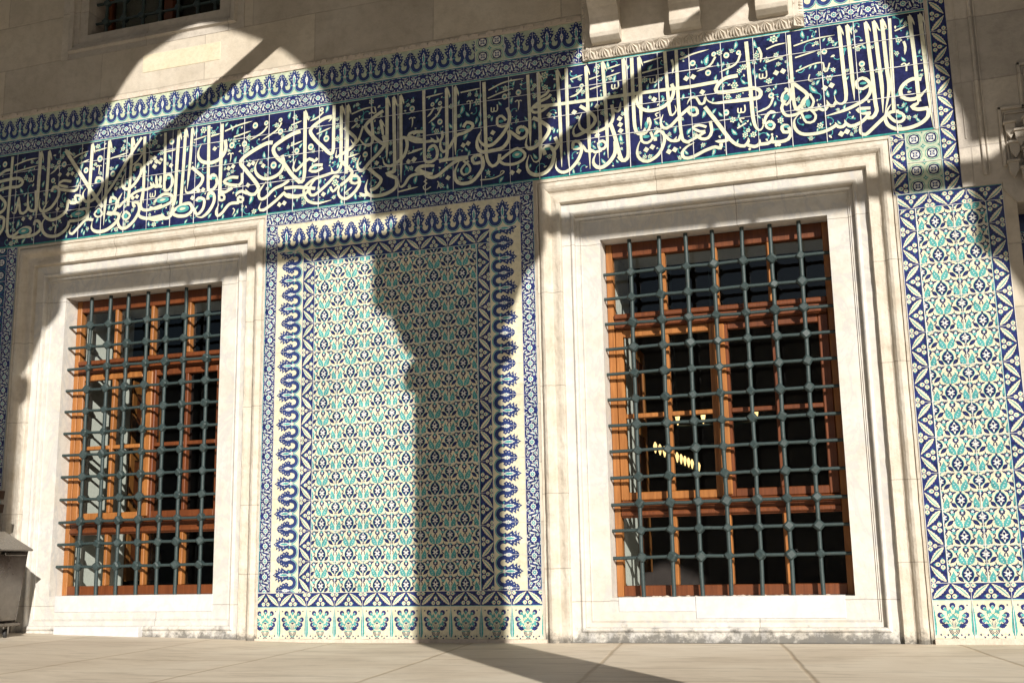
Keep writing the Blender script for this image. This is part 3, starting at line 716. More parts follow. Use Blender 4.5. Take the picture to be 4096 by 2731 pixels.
qp=empty('quatrefoil_panel',(5.01,0,3.2)); tag(qp,'small pale green tile panel with four-lobed medallions and a blue leaf border to its left','tile panel')
P=Paint(); band(P,MBd,4.778,4.892,3.192,3.655,'l',3.36,.25); P.build('leaf_border',qp)
P=Paint(); P.rect(4.892,5.128,3.192,3.655,'pale',0)
for z in (3.182,3.425): P.put(MQ,4.892,z,.236,'u',(4.893,5.127,3.193,3.654))
grid_lines(P,4.892,5.128,3.192,3.655,[],[3.425]); P.build('medallion_field',qp)
# ---------------------------------------------------------------- left and recessed tile panels (in shade)
lp=empty('tile_panel',(-3.7,0,.02)); tag(lp,'shaded blue and green tile panel at the left edge behind the steel cart','tile panel')
P=Paint(); band(P,MFl,-3.285,-3.170,.30,3.655,'r',.40,.25); P.build('floral_border',lp)
P=Paint(); P.rect(-4.9,-3.285,.30,3.655,'blue',0)
for i in range(-1,7):
    for k in range(0,14): P.put(MQ,-3.285-(i+1)*TL,.30+k*TL,TL,'u',(-4.9,-3.286,.301,3.654))
grid_lines(P,-4.9,-3.285,.3,3.655,[-3.285-i*TL for i in range(7)],[.3+k*TL for k in range(14)]); P.build('medallion_field',lp)
np_=empty('tile_panel',(5.9,.25,.02)); tag(np_,'dark recessed tile panel in the corner beyond the right-hand panel','tile panel')
P=Paint(.246); P.rect(5.515,6.09,.03,3.02,'ink',0)
for k in range(12):
    for i in range(4): P.put(MQ if i%2 else MFl,5.515+i*TL*.7,.03+k*TL,TL*.7 if not i%2 else TL,'u',(5.516,6.089,.031,3.019))
grid_lines(P,5.515,6.09,.03,3.02,[5.62,5.85],[.03+k*TL for k in range(12)]); P.build('medallion_field',np_)
# ---------------------------------------------------------------- inscription frieze
fz=empty('inscription_frieze',(1,0,3.66)); tag(fz,'long dark blue tile frieze with white Arabic calligraphy above both windows','tile frieze')
FX0,FX1,FZ0,FZ1=-4.6,5.105,3.664,4.600
P=Paint(-.003); P.rect(FX0,FX1,FZ0,FZ1,'navy',0); P.rect(FX0,FX1,FZ1-.0,FZ1+.017,'turq',0); P.rect(FX0,FX1,FZ0-.002,FZ0+.012,'green',1)
P.rect(FX0,FX1,FZ1+.0005,FZ1+.0045,'letter',1)
P.build('inscription_ground',fz)
LET=[
[13,32,5071,4575,5082,4134,5093,3679], [11,30,4998,4577,5008,4237,5011,3940,5014,3889], [14,30,5016,3908,4999,3876,4958,3857,4995,3831,5072,3829], [12,30,5072,3829,5064,3767,5008,3719,4916,3694,4831,3702,4777,3746,4767,3805,4790,3865,4818,3900],
[12,30,5042,4061,4981,4073,4921,4044,4889,3998,4899,3942,4951,3914,5014,3925,5078,3987], [10,27,4855,4579,4844,4199,4831,3846], [13,30,4801,4580,4807,4205,4811,4023,4767,3834], [13,30,4742,4577,4755,4213,4761,4031,4753,3839],
[11,30,4683,4578,4699,4157,4705,3936,4709,3858,4673,3812,4627,3825], [10,25,4831,3846,4880,3817,4900,3785,4881,3756,4841,3756,4804,3793,4784,3832], [12,27,4864,3835,4807,3837,4740,3787,4672,3729,4617,3688,4584,3707,4584,3755,4612,3806], [10,25,4667,3890,4609,3896,4571,3892,4612,3857,4667,3854],
[12,27,4658,3855,4626,3813,4577,3781,4518,3768,4485,3795,4475,3826], [12,27,4485,3795,4460,3773,4425,3778,4406,3815], [12,27,4412,3792,4377,3772,4316,3752,4221,3746,4150,3762,4111,3810,4109,3876,4148,3918], [1,4444,3717],
[1,4486,3730], [2,4659,3943,10], [12,27,4588,4058,4584,4113,4627,4136,4669,4103,4680,4037,4644,3971,4565,3929,4468,3897,4334,3872], [10,22,4586,4061,4626,4049,4667,4071],
[13,30,4547,4578,4554,4259,4558,3969], [13,30,4487,4582,4495,4230,4501,4019,4485,3963,4449,3955,4422,3986,4416,4030], [12,25,4425,3979,4404,3949,4372,3958,4357,4002], [12,25,4367,3968,4343,3926,4305,3938,4291,3986],
[10,25,4296,3946,4257,3932,4217,3958], [10,20,4236,4070,4262,4003,4232,3949,4188,3942,4167,3985,4185,4028,4236,4070], [10,20,4166,3920,4197,3846,4251,3846,4269,3891,4236,3942], [10,27,4111,4574,4112,4265,4117,4006,4138,3954,4186,3943],
[10,30,4088,4205,4156,4138,4216,4070,4200,4019,4139,3963], [10,22,4056,4144,4090,4102,4096,4053,4059,4008,4028,4042,4038,4097,4083,4134], [10,25,4117,4151,4049,4042,4021,3987,4051,3923,4124,3919,4186,3943], [12,12,4142,4477,4296,4508,4453,4515],
[12,12,4147,4379,4332,4415], [10,12,4146,4266,4276,4305,4352,4303,4352,4242,4376,4233,4399,4295], [12,12,4886,4472,4975,4500], [12,12,4575,4388,4671,4411],
[12,20,4942,4380,4951,4334,4942,4273], [10,12,4910,4194,4932,4206,4946,4185,4943,4141], [10,10,4946,4185,4970,4201], [12,10,4247,4227,4235,4179,4271,4168],
[2,4366,4394,21], [2,4632,4249,22], [1,4350,4099], [1,4401,4113],
[3,4061,4067,20,25], [3,4219,3997,17,32], [3,4212,3887,27,15], [3,4630,4093,25,10],
[3,4613,3873,25,10], [3,4861,3797,25,12], [12,31,3784,4575,3795,4218,3801,3950,3823,3851,3853,3834,3875,3866,3871,3924], [12,26,3878,3879,3902,3937,3941,3969,3976,3958],
[10,21,3930,3894,3959,3860,3938,3827,3903,3845,3895,3876,3930,3894], [12,33,3704,4304,3605,4295,3541,4244,3533,4194,3624,4181,3749,4182,3830,4179,3871,4142,3856,4099,3794,4095,3619,4100,3500,4106,3451,4147,3447,4191], [12,23,3445,4164,3430,4117,3398,4117,3372,4173,3324,4172,3297,4126], [10,26,3320,4095,3365,4084,3375,4040,3339,4029,3306,4063,3320,4095],
[1,3422,4211], [2,3358,4465,23], [2,3475,4364,23], [2,3625,4487,23],
[2,3598,4013,23], [6,3527,4513,18,3539,4490,3491,4423,3386,4389], [6,3720,4494,18,3735,4482,3693,4403,3563,4354], [6,3949,4100,21,3964,4082,3925,4011,3824,3977],
[12,21,3874,4509,3893,4452,3883,4382], [12,13,3935,4485,4005,4507,4091,4513], [12,13,3923,4379,4098,4417], [12,13,3256,4517,3375,4545,3491,4560],
[4,3901,4275], [4,3721,4019], [10,13,3676,3872,3746,3905], [10,13,3736,3946,3699,3949,3715,3914],
[1,3997,4280], [1,4050,4285], [1,3300,4344], [1,3356,4349],
[10,33,3435,4085,3523,3944,3609,3798], [12,28,3609,3798,3662,3742,3723,3720,3756,3755,3754,3784], [12,28,3748,3726,3796,3706,3834,3720,3843,3761], [12,28,3836,3720,3901,3718,3933,3739,3938,3778],
[10,28,3932,3726,3993,3718,4054,3731,4079,3784,4051,3841,4015,3837,4024,3792,4076,3789], [12,28,3602,3790,3552,3783,3500,3791], [12,28,3545,3767,3539,3728,3500,3744,3423,3727,3320,3687,3256,3687,3239,3733,3279,3777,3341,3802], [2,3963,3696,12],
[2,3985,3695,12], [2,3761,3691,10], [2,3936,3785,9], [10,26,3471,3961,3479,3876,3447,3825,3396,3825,3354,3865],
[10,23,3439,3916,3383,3941,3334,3927,3387,3887,3429,3884], [10,23,3428,3877,3353,3841,3288,3816,3263,3829], [3,4048,3832,23,10], [3,3339,4072,21,15],
[3,3929,3865,18,15], [10,28,3231,4597,3230,4133,3240,3892,3258,3827,3304,3810], [12,28,3139,4604,3146,4325,3156,4094,3175,4053,3208,4086,3200,4132], [12,20,3192,4524,3203,4464,3191,4401],
[13,30,2926,4587,2928,4269,2921,3973], [10,30,2867,4593,2867,4163,2873,3989,2900,3938,2951,3933], [10,20,2985,4062,2963,3989,2924,3931], [10,20,2985,4062,2999,4015,2980,3961,2951,3931],
[10,23,2918,3928,2924,3871,2967,3852,3010,3884,2995,3940], [12,28,3031,3859,3036,3921,3071,3938,3105,3896,3096,3824,3047,3740,2963,3698,2904,3725,2881,3778,2896,3849,2925,3896], [1,2955,3796], [1,3005,3812],
[1,3135,3756], [1,3183,3765], [12,25,3115,3895,3139,3856,3177,3838,3203,3872], [10,25,3177,3838,3217,3839,3234,3880],
[11,33,2798,4592,2804,4172,2812,3826,2797,3745,2759,3734,2727,3774], [10,33,2675,4047,2705,3943,2735,3798,2754,3738], [12,33,2707,3904,2700,3803,2645,3728,2576,3696,2527,3727,2522,3776,2552,3829], [1,2749,4088],
[1,2752,4036], [1,2754,3984], [13,30,2625,4594,2638,4223,2644,3766], [13,30,2485,4581,2491,4141,2492,3697],
[10,25,2567,3911,2602,3919,2632,3889,2612,3853,2575,3858,2567,3911], [12,25,2593,3843,2537,3832,2498,3869], [12,25,2512,3844,2462,3855,2441,3909], [12,28,2355,3888,2357,3940,2399,3944,2428,3885,2397,3793,2321,3713,2255,3700,2207,3747,2213,3828],
[10,23,2355,3888,2393,3881,2428,3885], [1,2560,3972], [12,30,2316,4589,2316,4167,2314,3746], [13,30,2238,4588,2252,4176,2256,3745],
[12,30,2423,4245,2492,4190,2546,4126,2532,4070,2444,4012,2371,3996,2364,4053,2400,4102], [1,2374,4198], [1,2568,4220], [12,28,2690,4215,2696,4111,2667,4048,2580,4009,2480,4013,2421,4058,2413,4120,2441,4185],
[12,23,2696,4175,2725,4155,2751,4161,2763,4227], [12,30,3182,4317,3196,4253,3166,4179,3094,4129,2993,4118,2923,4154,2893,4223,2914,4294,2943,4329], [1,3037,4207], [12,28,3325,4104,3244,4043,3156,3964,3105,3955,3080,4003,3103,4070],
[10,10,3026,4037,3082,4054], [10,10,3068,4092,3040,4083,3054,4061], [12,13,2348,4488,2457,4513], [12,13,2507,4463,2606,4482],
[12,13,2510,4376,2612,4396], [12,13,2664,4532,2775,4551], [12,13,2652,4458,2773,4482], [12,13,2964,4535,3116,4556],
[12,13,2948,4447,3118,4469], [12,13,3257,4513,3339,4532], [4,2727,4372], [4,3041,4374],
[6,2442,4417,18,2447,4396,2401,4351,2337,4334], [10,30,2027,4295,2245,4288,2450,4285,2678,4282,2926,4280,3171,4275,3326,4271,3551,4280], [10,25,2180,4385,2154,4360,2071,4329,2015,4288,2021,4253,2089,4248,2168,4289], [3,2964,4001,13,30],
[3,2960,3904,28,13], [3,3045,3901,23,10], [3,2582,3889,20,15], [3,2381,3898,23,10],
[13,32,2073,4589,2078,4168,2079,3885,2057,3822,2019,3823,1993,3882], [12,34,2019,4203,2088,4160,2157,4092,2126,4020,2045,3954,1981,3937,1954,3979,1971,4057], [12,29,1983,4587,1991,4259,1994,3958], [10,24,2165,4427,2139,4392,2068,4364],
[1,2160,4208], [12,34,2117,3867,2108,3920,2149,3936,2193,3889,2181,3795,2128,3723,2042,3703,1977,3739,1958,3812,1980,3886], [10,32,2205,4008,2229,3941,2199,3901], [10,29,1924,4139,1966,4104,1958,4056,1906,4035,1855,4081],
[10,29,1924,4139,1889,4131,1884,4099,1907,4083], [12,29,1906,4038,1855,4077,1807,4129], [12,34,1807,4123,1809,4051,1752,3981,1658,3966,1566,3968,1528,4015,1529,4091,1569,4164], [12,32,1795,4325,1817,4258,1805,4179,1752,4096,1659,4018,1583,4028,1542,4086,1562,4141],
[10,24,1708,4183,1709,4246,1748,4259,1783,4214], [10,21,1708,4183,1746,4164,1792,4171], [1,1667,4123], [4,1688,4330],
[2,1777,4425,24], [2,1899,4443,24], [10,32,1595,4583,1601,4264,1606,3950], [5,1469,4413],
[5,1900,4351], [10,26,1735,3880,1801,3921,1879,3955,1944,3901,1925,3852,1850,3824,1760,3836,1722,3869], [10,29,1725,3927,1709,3858,1659,3830,1618,3881,1603,3963], [10,29,1566,3929,1527,3947,1480,3925,1499,3876,1555,3879],
[12,32,1566,3929,1578,3850,1537,3775,1471,3719,1379,3714,1332,3752,1324,3828,1367,3917], [10,21,1401,3912,1453,3864,1459,3813,1406,3788,1380,3824,1400,3860,1450,3906], [12,11,1550,3724,1654,3723,1733,3746,1762,3771,1736,3777,1722,3747], [1,1830,3752],
[1,1888,3757], [1,1402,4049], [1,1446,4059], [12,13,1634,4504,1773,4552,1950,4560],
[12,13,1626,4432,1745,4466,1864,4490], [12,13,1384,4522,1568,4534], [12,13,1068,4528,1225,4543], [13,32,1334,4584,1331,4277,1331,3971],
[11,32,1255,4583,1255,4288,1256,4037,1245,3959,1183,3935], [10,26,1183,3935,1274,3940,1445,3939], [12,29,1404,4207,1435,4249,1488,4225,1479,4187,1410,4157,1340,4141,1275,4047,1221,4015,1194,4069,1208,4146,1249,4180], [10,32,1445,3932,1341,3918,1247,3865,1166,3810,1098,3805,1051,3838],
[10,26,1139,3901,1058,3916,990,3908,1020,3873,1085,3843], [1,1263,3780], [10,29,1044,4595,1049,4265,1050,3999,1065,3950,1112,3942,1160,3971,1167,4033,1140,4083,1100,4071,1086,4034], [12,26,1209,4202,1215,4148,1184,4117,1161,4166],
[12,26,1181,4117,1141,4119,1107,4157], [10,26,1127,4127,1059,4128,977,4139,936,4174], [10,26,1039,4220,977,4226,943,4213], [6,1125,4455,18,1140,4426,1108,4377,1074,4348],
[6,1194,4455,18,1210,4428,1169,4354,1087,4290], [2,1192,4288,24], [1,956,3985], [12,13,936,4061,1038,4073],
[12,11,1165,3760,1179,3745,1162,3695], [3,1878,3900,45,29], [3,1741,4211,24,11], [3,2140,3915,26,11],
[3,1433,3823,18,26], [3,1927,4106,21,16], [3,1450,4200,18,16], [3,1113,4050,24,11],
[10,28,1032,4223,943,4230,899,4206,957,4175,1032,4147], [10,28,1052,4131,970,4140,895,4180,860,4194], [12,31,832,4128,835,4184,874,4189,890,4120,860,4028,794,3977,736,3954,680,3975,659,4042], [13,31,830,4581,832,4168,833,3793],
[11,33,762,4578,769,4204,772,3936,757,3898,697,3890,791,3838], [12,33,791,3838,784,3762,709,3716,598,3703,521,3729,499,3785,520,3862], [13,33,699,4580,700,4268,699,4010], [5,939,4341],
[2,936,4443,25], [1,901,3972], [1,949,3979], [12,14,894,4042,1032,4067],
[12,14,805,3713,990,3736], [10,11,1071,3788,1044,3775,1071,3756,1037,3730,1057,3698,1107,3721], [12,28,1125,3834,1010,3849,915,3835,860,3766,819,3758,812,3822], [10,25,1112,3908,1011,3909,967,3884,1051,3857],
[10,33,526,3962,590,3900,646,3843,604,3782,542,3759], [1,603,3999], [12,33,665,4239,679,4160,624,4087,540,4018,470,3949,428,3968,420,4023,448,4087], [2,494,4090,25],
[13,28,637,4385,654,4301,665,4229], [10,33,664,4466,594,4430,510,4374,496,4338,538,4277,623,4195,668,4162], [12,28,552,4398,567,4273,560,4193,525,4168,475,4191,439,4244], [12,22,474,4354,425,4225,380,4202,354,4246],
[12,31,288,4365,339,4317,400,4253,400,4213,352,4165,241,4112,212,4105,219,4169], [11,33,325,4569,321,4240,314,3940], [11,33,262,4571,262,4275,262,4051], [10,33,189,4589,186,4327,185,4177,166,4139,122,4172],
[10,36,167,4486,99,4481,7,4436,-43,4385,-5,4310,128,4168], [12,14,167,4486,159,4462,133,4443], [2,116,4289,28], [2,-36,4232,28],
[2,-175,4215,25], [12,14,21,4344,162,4386], [12,14,362,4481,480,4511,582,4516], [10,14,582,4516,594,4460,559,4465,551,4507],
[12,14,-236,4269,-118,4301], [12,14,334,4089,441,4108], [12,14,-232,4464,-129,4490], [6,68,4566,18,83,4543,33,4502,-48,4476],
[6,405,4419,19,417,4390,389,4367,357,4349], [11,36,-98,4577,-95,4243,-95,3996,-118,3923,-174,3948,-268,4066], [12,28,31,4120,3,4096,-49,4124,-121,4078,-179,4031,-209,4065,-181,4144], [10,28,83,4051,-1,4056,-44,4016,19,3999,84,4024],
[12,28,273,4056,243,3976,188,3963,167,4016], [12,28,185,3966,116,3952,1,3929,-74,3884,-99,3833,-64,3747,31,3706,174,3718], [10,33,273,4053,331,3992,371,3946,343,3896,261,3839], [12,28,246,3918,203,3930,158,3892,86,3834,4,3783,-40,3805,-30,3878,44,3950],
[10,25,161,3841,188,3794,244,3841], [12,31,358,3856,366,3906,414,3903,445,3845,401,3768,317,3714,260,3734,238,3791,272,3867], [10,25,358,3856,400,3840,443,3852], [12,14,295,3763,372,3814],
[12,31,521,3726,475,3725,441,3752], [1,94,3781], [10,31,14,3843,-176,3880,-294,3884], [10,28,-44,3846,-87,3804,-174,3798,-263,3823],
[3,400,3884,25,11], [3,11,4034,19,11], [3,410,4412,14,8], [10,39,-141,4394,-230,4376,-348,4323,-409,4276,-390,4204,-298,4109,-222,4002,-135,3916],
[12,33,-322,4195,-301,4109,-341,4031,-429,3995,-519,4006,-581,4063,-590,4133,-557,4190], [1,-510,4121], [2,-405,4112,30], [2,-342,4419,27],
[2,-601,4514,27], [2,-708,4355,27], [2,-838,4359,27], [6,-488,4521,21,-476,4492,-531,4436,-658,4381],
[6,-345,4529,19,-334,4503,-380,4440,-533,4363], [10,39,-419,4326,-483,4328,-617,4277,-719,4221,-743,4175,-688,4104,-575,3965,-550,3916], [12,33,-550,3916,-590,3866,-651,3877,-686,3926], [12,30,-666,3882,-728,3911,-773,3893,-779,3866],
[10,27,-756,3863,-707,3843,-721,3809,-758,3827,-756,3863], [12,30,-747,3806,-846,3804,-920,3730,-965,3710,-982,3754,-954,3823], [12,30,-247,3951,-308,3917,-397,3887,-484,3816,-537,3818,-546,3881,-473,3971], [10,33,-138,3787,-247,3800,-304,3848],
[12,30,-299,3837,-379,3775,-496,3707,-542,3729,-521,3784], [1,-661,3958], [1,-865,4144], [1,-819,4155],
[1,-656,4152], [1,-614,4160], [1,-1019,4352], [1,-1480,4251],
[1,-338,3739], [1,-290,3747], [10,33,-946,4581,-946,4226,-949,3914], [10,33,-1087,4584,-1079,4243,-1074,4000,-1064,3962,-1020,3965,-982,4016,-1002,4089,-1041,4101,-1055,4059],
[12,36,-910,4422,-902,4330,-953,4252,-1045,4222,-1140,4242,-1189,4298,-1184,4369,-1151,4421], [10,30,-762,4044,-839,4054,-911,4024,-844,3985,-768,3971], [10,30,-725,4081,-723,3997,-760,3967], [10,30,-820,3954,-896,3922,-942,3937],
[10,27,-956,3904,-910,3898,-901,3856,-947,3854,-956,3904], [12,33,-1071,3873,-1065,3929,-1019,3926,-1005,3854,-1059,3760,-1135,3714,-1197,3735], [10,30,-1195,3875,-1173,3900,-1113,3881,-1122,3796,-1182,3747,-1219,3810], [12,33,-1256,4207,-1183,4141,-1134,4092,-1162,4025,-1254,3966,-1309,3976,-1319,4034],
[13,30,-1263,4584,-1275,4284,-1296,4000], [11,33,-1335,4587,-1344,4250,-1359,3866], [11,36,-1406,4583,-1416,4260,-1425,3917,-1454,3864], [10,30,-1554,4582,-1546,4277,-1542,4048,-1521,4016,-1485,4026,-1452,4090,-1475,4158,-1523,4164,-1537,4111],
[12,27,-1587,4165,-1592,4082,-1639,4064,-1670,4121], [1,-1661,4350], [1,-1700,4319], [1,-1638,4311],
[1,-1590,4319], [1,-1657,4263], [10,30,-1694,3874,-1629,3856,-1534,3873,-1456,3906,-1459,3963,-1555,3982,-1648,3918], [10,33,-1443,3787,-1436,3808,-1359,3852,-1265,3862,-1236,3798,-1292,3753,-1386,3757,-1443,3787],
[12,33,-1441,3851,-1462,3769,-1520,3751,-1562,3806], [10,33,-1528,3755,-1623,3749,-1688,3767], [1,-1236,3910], [1,-1176,3973],
[1,-1126,3974], [12,15,-916,4505,-778,4542,-633,4561], [12,15,-821,4435,-646,4469], [12,15,-1243,4466,-1102,4489],
[12,15,-1062,4476,-962,4490], [12,15,-1542,4392,-1430,4398], [5,-846,4262], [2,-1482,4485,27],
[12,12,-811,3761,-791,3742,-815,3697], [3,-1552,3928,68,27], [3,-1334,3817,68,33], [3,-1016,4070,27,12],
[3,-845,4023,21,12], [3,-1041,3903,24,12], [3,-1156,3873,24,12], [3,-1495,4131,24,12],
[12,33,-1780,4577,-1772,4254,-1765,3925], [11,33,-1915,4582,-1920,4246,-1933,3918], [12,30,-1813,4572,-1943,4400,-2087,4182,-2218,4021,-2294,3934], [13,36,-2173,4591,-2183,4170,-2194,3759],
[11,36,-2366,4583,-2372,4221,-2380,3849], [11,39,-2674,4562,-2558,4399,-2366,4135,-2213,3938], [12,33,-2303,4182,-2294,4236,-2237,4218,-2230,4146,-2297,4044,-2374,4012,-2431,4036,-2444,4106,-2411,4146], [12,33,-1881,4252,-1869,4305,-1815,4300,-1807,4217,-1882,4115,-1957,4084,-2005,4120,-2009,4189,-1974,4256],
[12,30,-1567,4062,-1621,4082,-1638,4185], [12,30,-1613,4084,-1666,4075,-1702,4122], [10,30,-1666,4075,-1726,4055,-1817,4053,-1877,4033], [12,30,-1877,4033,-1996,3953,-2033,3919,-2047,3973,-2002,4054],
[10,33,-2129,3969,-2124,4023,-2073,4003,-2061,3923,-2111,3858,-2162,3878], [12,36,-2162,3878,-2034,3849,-2048,3783,-2153,3714,-2261,3706,-2326,3747,-2323,3817], [10,21,-2256,3932,-2209,3872,-2262,3849,-2303,3883,-2256,3932], [12,30,-2312,3827,-2395,3837,-2485,3765,-2545,3717,-2579,3744,-2551,3803],
[10,24,-1953,3869,-1904,3823,-1948,3785,-1989,3826,-1953,3869], [12,33,-1855,3895,-1879,3939,-1826,3938,-1804,3862,-1863,3762,-1952,3705,-2014,3725,-2034,3798,-1992,3876], [10,30,-1558,3880,-1655,3858,-1746,3855,-1791,3904,-1765,4073], [12,33,-1554,3779,-1711,3771,-1804,3809,-1790,3877],
[13,36,-2962,4587,-2967,4255,-2973,3918], [13,36,-2866,4581,-2866,4285,-2871,4017], [12,33,-2808,4163,-2795,4206,-2738,4198,-2729,4111,-2806,4009,-2901,3979,-2945,4029,-2943,4112], [10,27,-2588,4239,-2686,4259,-2732,4226,-2625,4188],
[12,30,-2729,4181,-2606,4151,-2523,4148,-2491,4226], [10,27,-2538,4093,-2474,4082,-2462,4026,-2515,4025,-2538,4093], [12,33,-2518,4021,-2578,4026,-2617,4069], [12,33,-2616,4058,-2625,3960,-2701,3900,-2797,3883,-2881,3935,-2890,4005,-2843,4075],
[10,30,-2572,3888,-2496,3931,-2402,3947,-2394,3880,-2474,3846,-2585,3845], [12,33,-2586,3848,-2610,3779,-2705,3721,-2818,3727,-2886,3783,-2896,3870,-2845,3922], [2,-3389,4516,27], [2,-2800,4276,24],
[2,-2681,4422,27], [2,-2426,4330,27], [2,-2273,4424,30], [2,-2119,4255,27],
[10,30,-3314,4456,-3384,4448,-3448,4413], [10,33,-3442,4344,-3342,4353,-3209,4350,-3160,4305,-3202,4268,-3336,4271,-3435,4258], [10,33,-3302,4583,-3307,4227,-3310,3859,-3275,3771,-3213,3781], [12,30,-2999,4203,-2985,4017,-3033,4001,-3077,4044,-3089,4197],
[12,30,-3077,4044,-3099,4002,-3164,3996,-3194,4168], [12,27,-3193,4154,-3227,4003,-3274,4023], [10,33,-3430,4200,-3353,4117,-3368,4048,-3448,4011], [10,33,-3413,3986,-3357,3962,-3361,3864,-3413,3796],
[10,30,-3213,3781,-3119,3837,-3036,3828,-3040,3773,-3145,3756], [10,33,-2989,3853,-2984,3891,-2934,3881,-2917,3803,-2998,3754,-3145,3752,-3244,3756], [1,-2726,4326], [1,-2633,4318],
[1,-2582,4318], [1,-2731,3982], [1,-3126,3931], [1,-3041,3931],
[1,-2075,4108], [1,-1883,3989], [1,-1837,3997], [1,-1703,4360],
[1,-1664,4348], [1,-1640,4315], [1,-1731,4303], [1,-1660,4269],
[1,-1601,4299], [4,-3057,4323], [4,-1662,3996], [5,-2743,3804],
[5,-2276,4334], [12,15,-3270,4490,-3122,4523,-2982,4529], [12,15,-3273,4422,-2985,4452], [12,15,-2579,4472,-2501,4503,-2406,4518],
[12,15,-2503,4405,-2393,4433], [12,15,-2326,4507,-2193,4524], [12,15,-2154,4408,-1954,4443], [6,-2748,4452,20,-2738,4423,-2783,4379,-2843,4343],
[6,-1807,4443,21,-1790,4420,-1848,4346,-1923,4301], [3,-2486,3905,76,33], [3,-3108,3808,64,30], [3,-2273,4202,24,12],
[3,-1845,4284,24,12], [3,-1950,3822,21,24], [3,-2257,3903,18,24], [3,-2091,3983,24,12],
[3,-2768,4163,21,12]]
SAMP=[]
LP=Paint(-.0058,.0002); layer=[0]
def catmull(p,step=.022):
    if len(p)<3: 
        n=max(2,int(math.dist(p[0],p[-1])/step)); return [(p[0][0]+(p[1][0]-p[0][0])*i/n,p[0][1]+(p[1][1]-p[0][1])*i/n) for i in range(n+1)]
    q=[(2*p[0][0]-p[1][0],2*p[0][1]-p[1][1])]+p+[(2*p[-1][0]-p[-2][0],2*p[-1][1]-p[-2][1])]
    o=[]
    for i in range(1,len(q)-2):
        a,b_,c,d=q[i-1:i+3]; n=max(2,int(math.dist(b_,c)/step))
        for k in range(n):
            t=k/n
            f=lambda j: .5*((2*b_[j])+(-a[j]+c[j])*t+(2*a[j]-5*b_[j]+4*c[j]-d[j])*t*t+(-a[j]+3*b_[j]-3*c[j]+d[j])*t**3)
            o.append((f(0),f(1)))
    o.append(p[-1]); return o
def strip(pts,ws,key='letter'):
    L,R=ribbon(pts,ws); l=layer[0]%14; layer[0]+=1
    for i in range(len(pts)-1):
        LP.poly([L[i],L[i+1],R[i+1],R[i]],key,l,yo=i*.000012)
def letterstroke(p,w,fl=''):
    pts=catmull(p); n=len(pts); ws=[]
    for i in range(n):
        u=i/(n-1); k=1
        if 't' in fl and u>.72: k=max(.12,1-((u-.72)/.28)**1.3*.9)
        if 's' in fl and u<.3: k=min(k,max(.35,u/.3))
        ws.append(w*k)
    strip(pts,ws)
    for i in range(0,n,2): SAMP.append((pts[i][0],pts[i][1],w*.5))
    if 'b' in fl:
        d=Vector((pts[2][0]-pts[0][0],pts[2][1]-pts[0][1])).normalized(); r=Vector((-d.y,d.x)); 
        if r.x<0: r=-r
        q=Vector(p[0]); A=lambda a,c: tuple(q+r*(w*a)+d*(w*c))
        l=layer[0]%14; layer[0]+=1
        LP.poly([A(-.5,.8),A(.12,-.45),A(.75,.75),A(1.08,2.2),A(1.02,3.0),A(.62,2.1),A(.42,1.3)],'letter',l)
for rec in LET:
    h=rec[0]; v=[q/1000 for q in rec[1:]]
    if h>=10:
        fl=('b' if (h-10)&1 else '')+('t' if (h-10)&2 else '')+('s' if (h-10)&4 else '')
        pts=list(zip(v[1::2],v[2::2])); letterstroke(pts,v[0]*.94,fl)
    elif h==1:
        l=layer[0]%14; layer[0]+=1; r=.025; a=.15
        LP.poly([(v[0]+r*math.cos(a+i*math.pi/2),v[1]+r*math.sin(a+i*math.pi/2)) for i in range(4)],'letter',l); SAMP.append((v[0],v[1],.025))
    elif h==2:
        l=layer[0]%14; layer[0]+=1; LP.poly(ell(v[0],v[1],v[2],v[2]*1.12,16),'letter',l)
        if v[2]>.013: LP.poly(ell(v[0],v[1],v[2]*.55,v[2]*.42,12),'turq',l+2)
        SAMP.append((v[0],v[1],v[2]))
    elif h==3:
        LP.poly(ell(v[0],v[1],v[2],v[3],16),'turq',19); SAMP.append((v[0],v[1],v[2]))
        if v[2]>.04: LP.poly(leaf(v[0]-v[2]*.5,v[1],v[0]+v[2]*.5,v[1]+.004,v[3]*.8),'letter',21)
    elif h==4:
        x,z=v; letterstroke([(x-.030,z+.018),(x-.032,z-.016),(x-.012,z-.024),(x-.006,z+.014)],.011); letterstroke([(x-.008,z-.018),(x+.012,z-.024),(x+.024,z-.006),(x+.022,z+.036)],.011)
    elif h==5:
        x,z=v; letterstroke([(x-.032,z+.012),(x-.014,z+.024),(x,z+.012),(x,z-.03),(x-.008,z-.066)],.011,'t'); letterstroke([(x,z+.012),(x+.012,z+.022),(x+.026,z+.014)],.010)
    elif h==6:
        x,z,r=v[:3]; l=layer[0]%14; layer[0]+=1; LP.poly(ell(x,z,r,r*1.15,14,-.5),'letter',l); LP.poly(ell(x,z,r*.5,r*.4,10),'turq',l+2)
        letterstroke(list(zip(v[3::2],v[4::2])),.016,'t'); SAMP.append((x,z,r))
LP.build('lettering',fz)
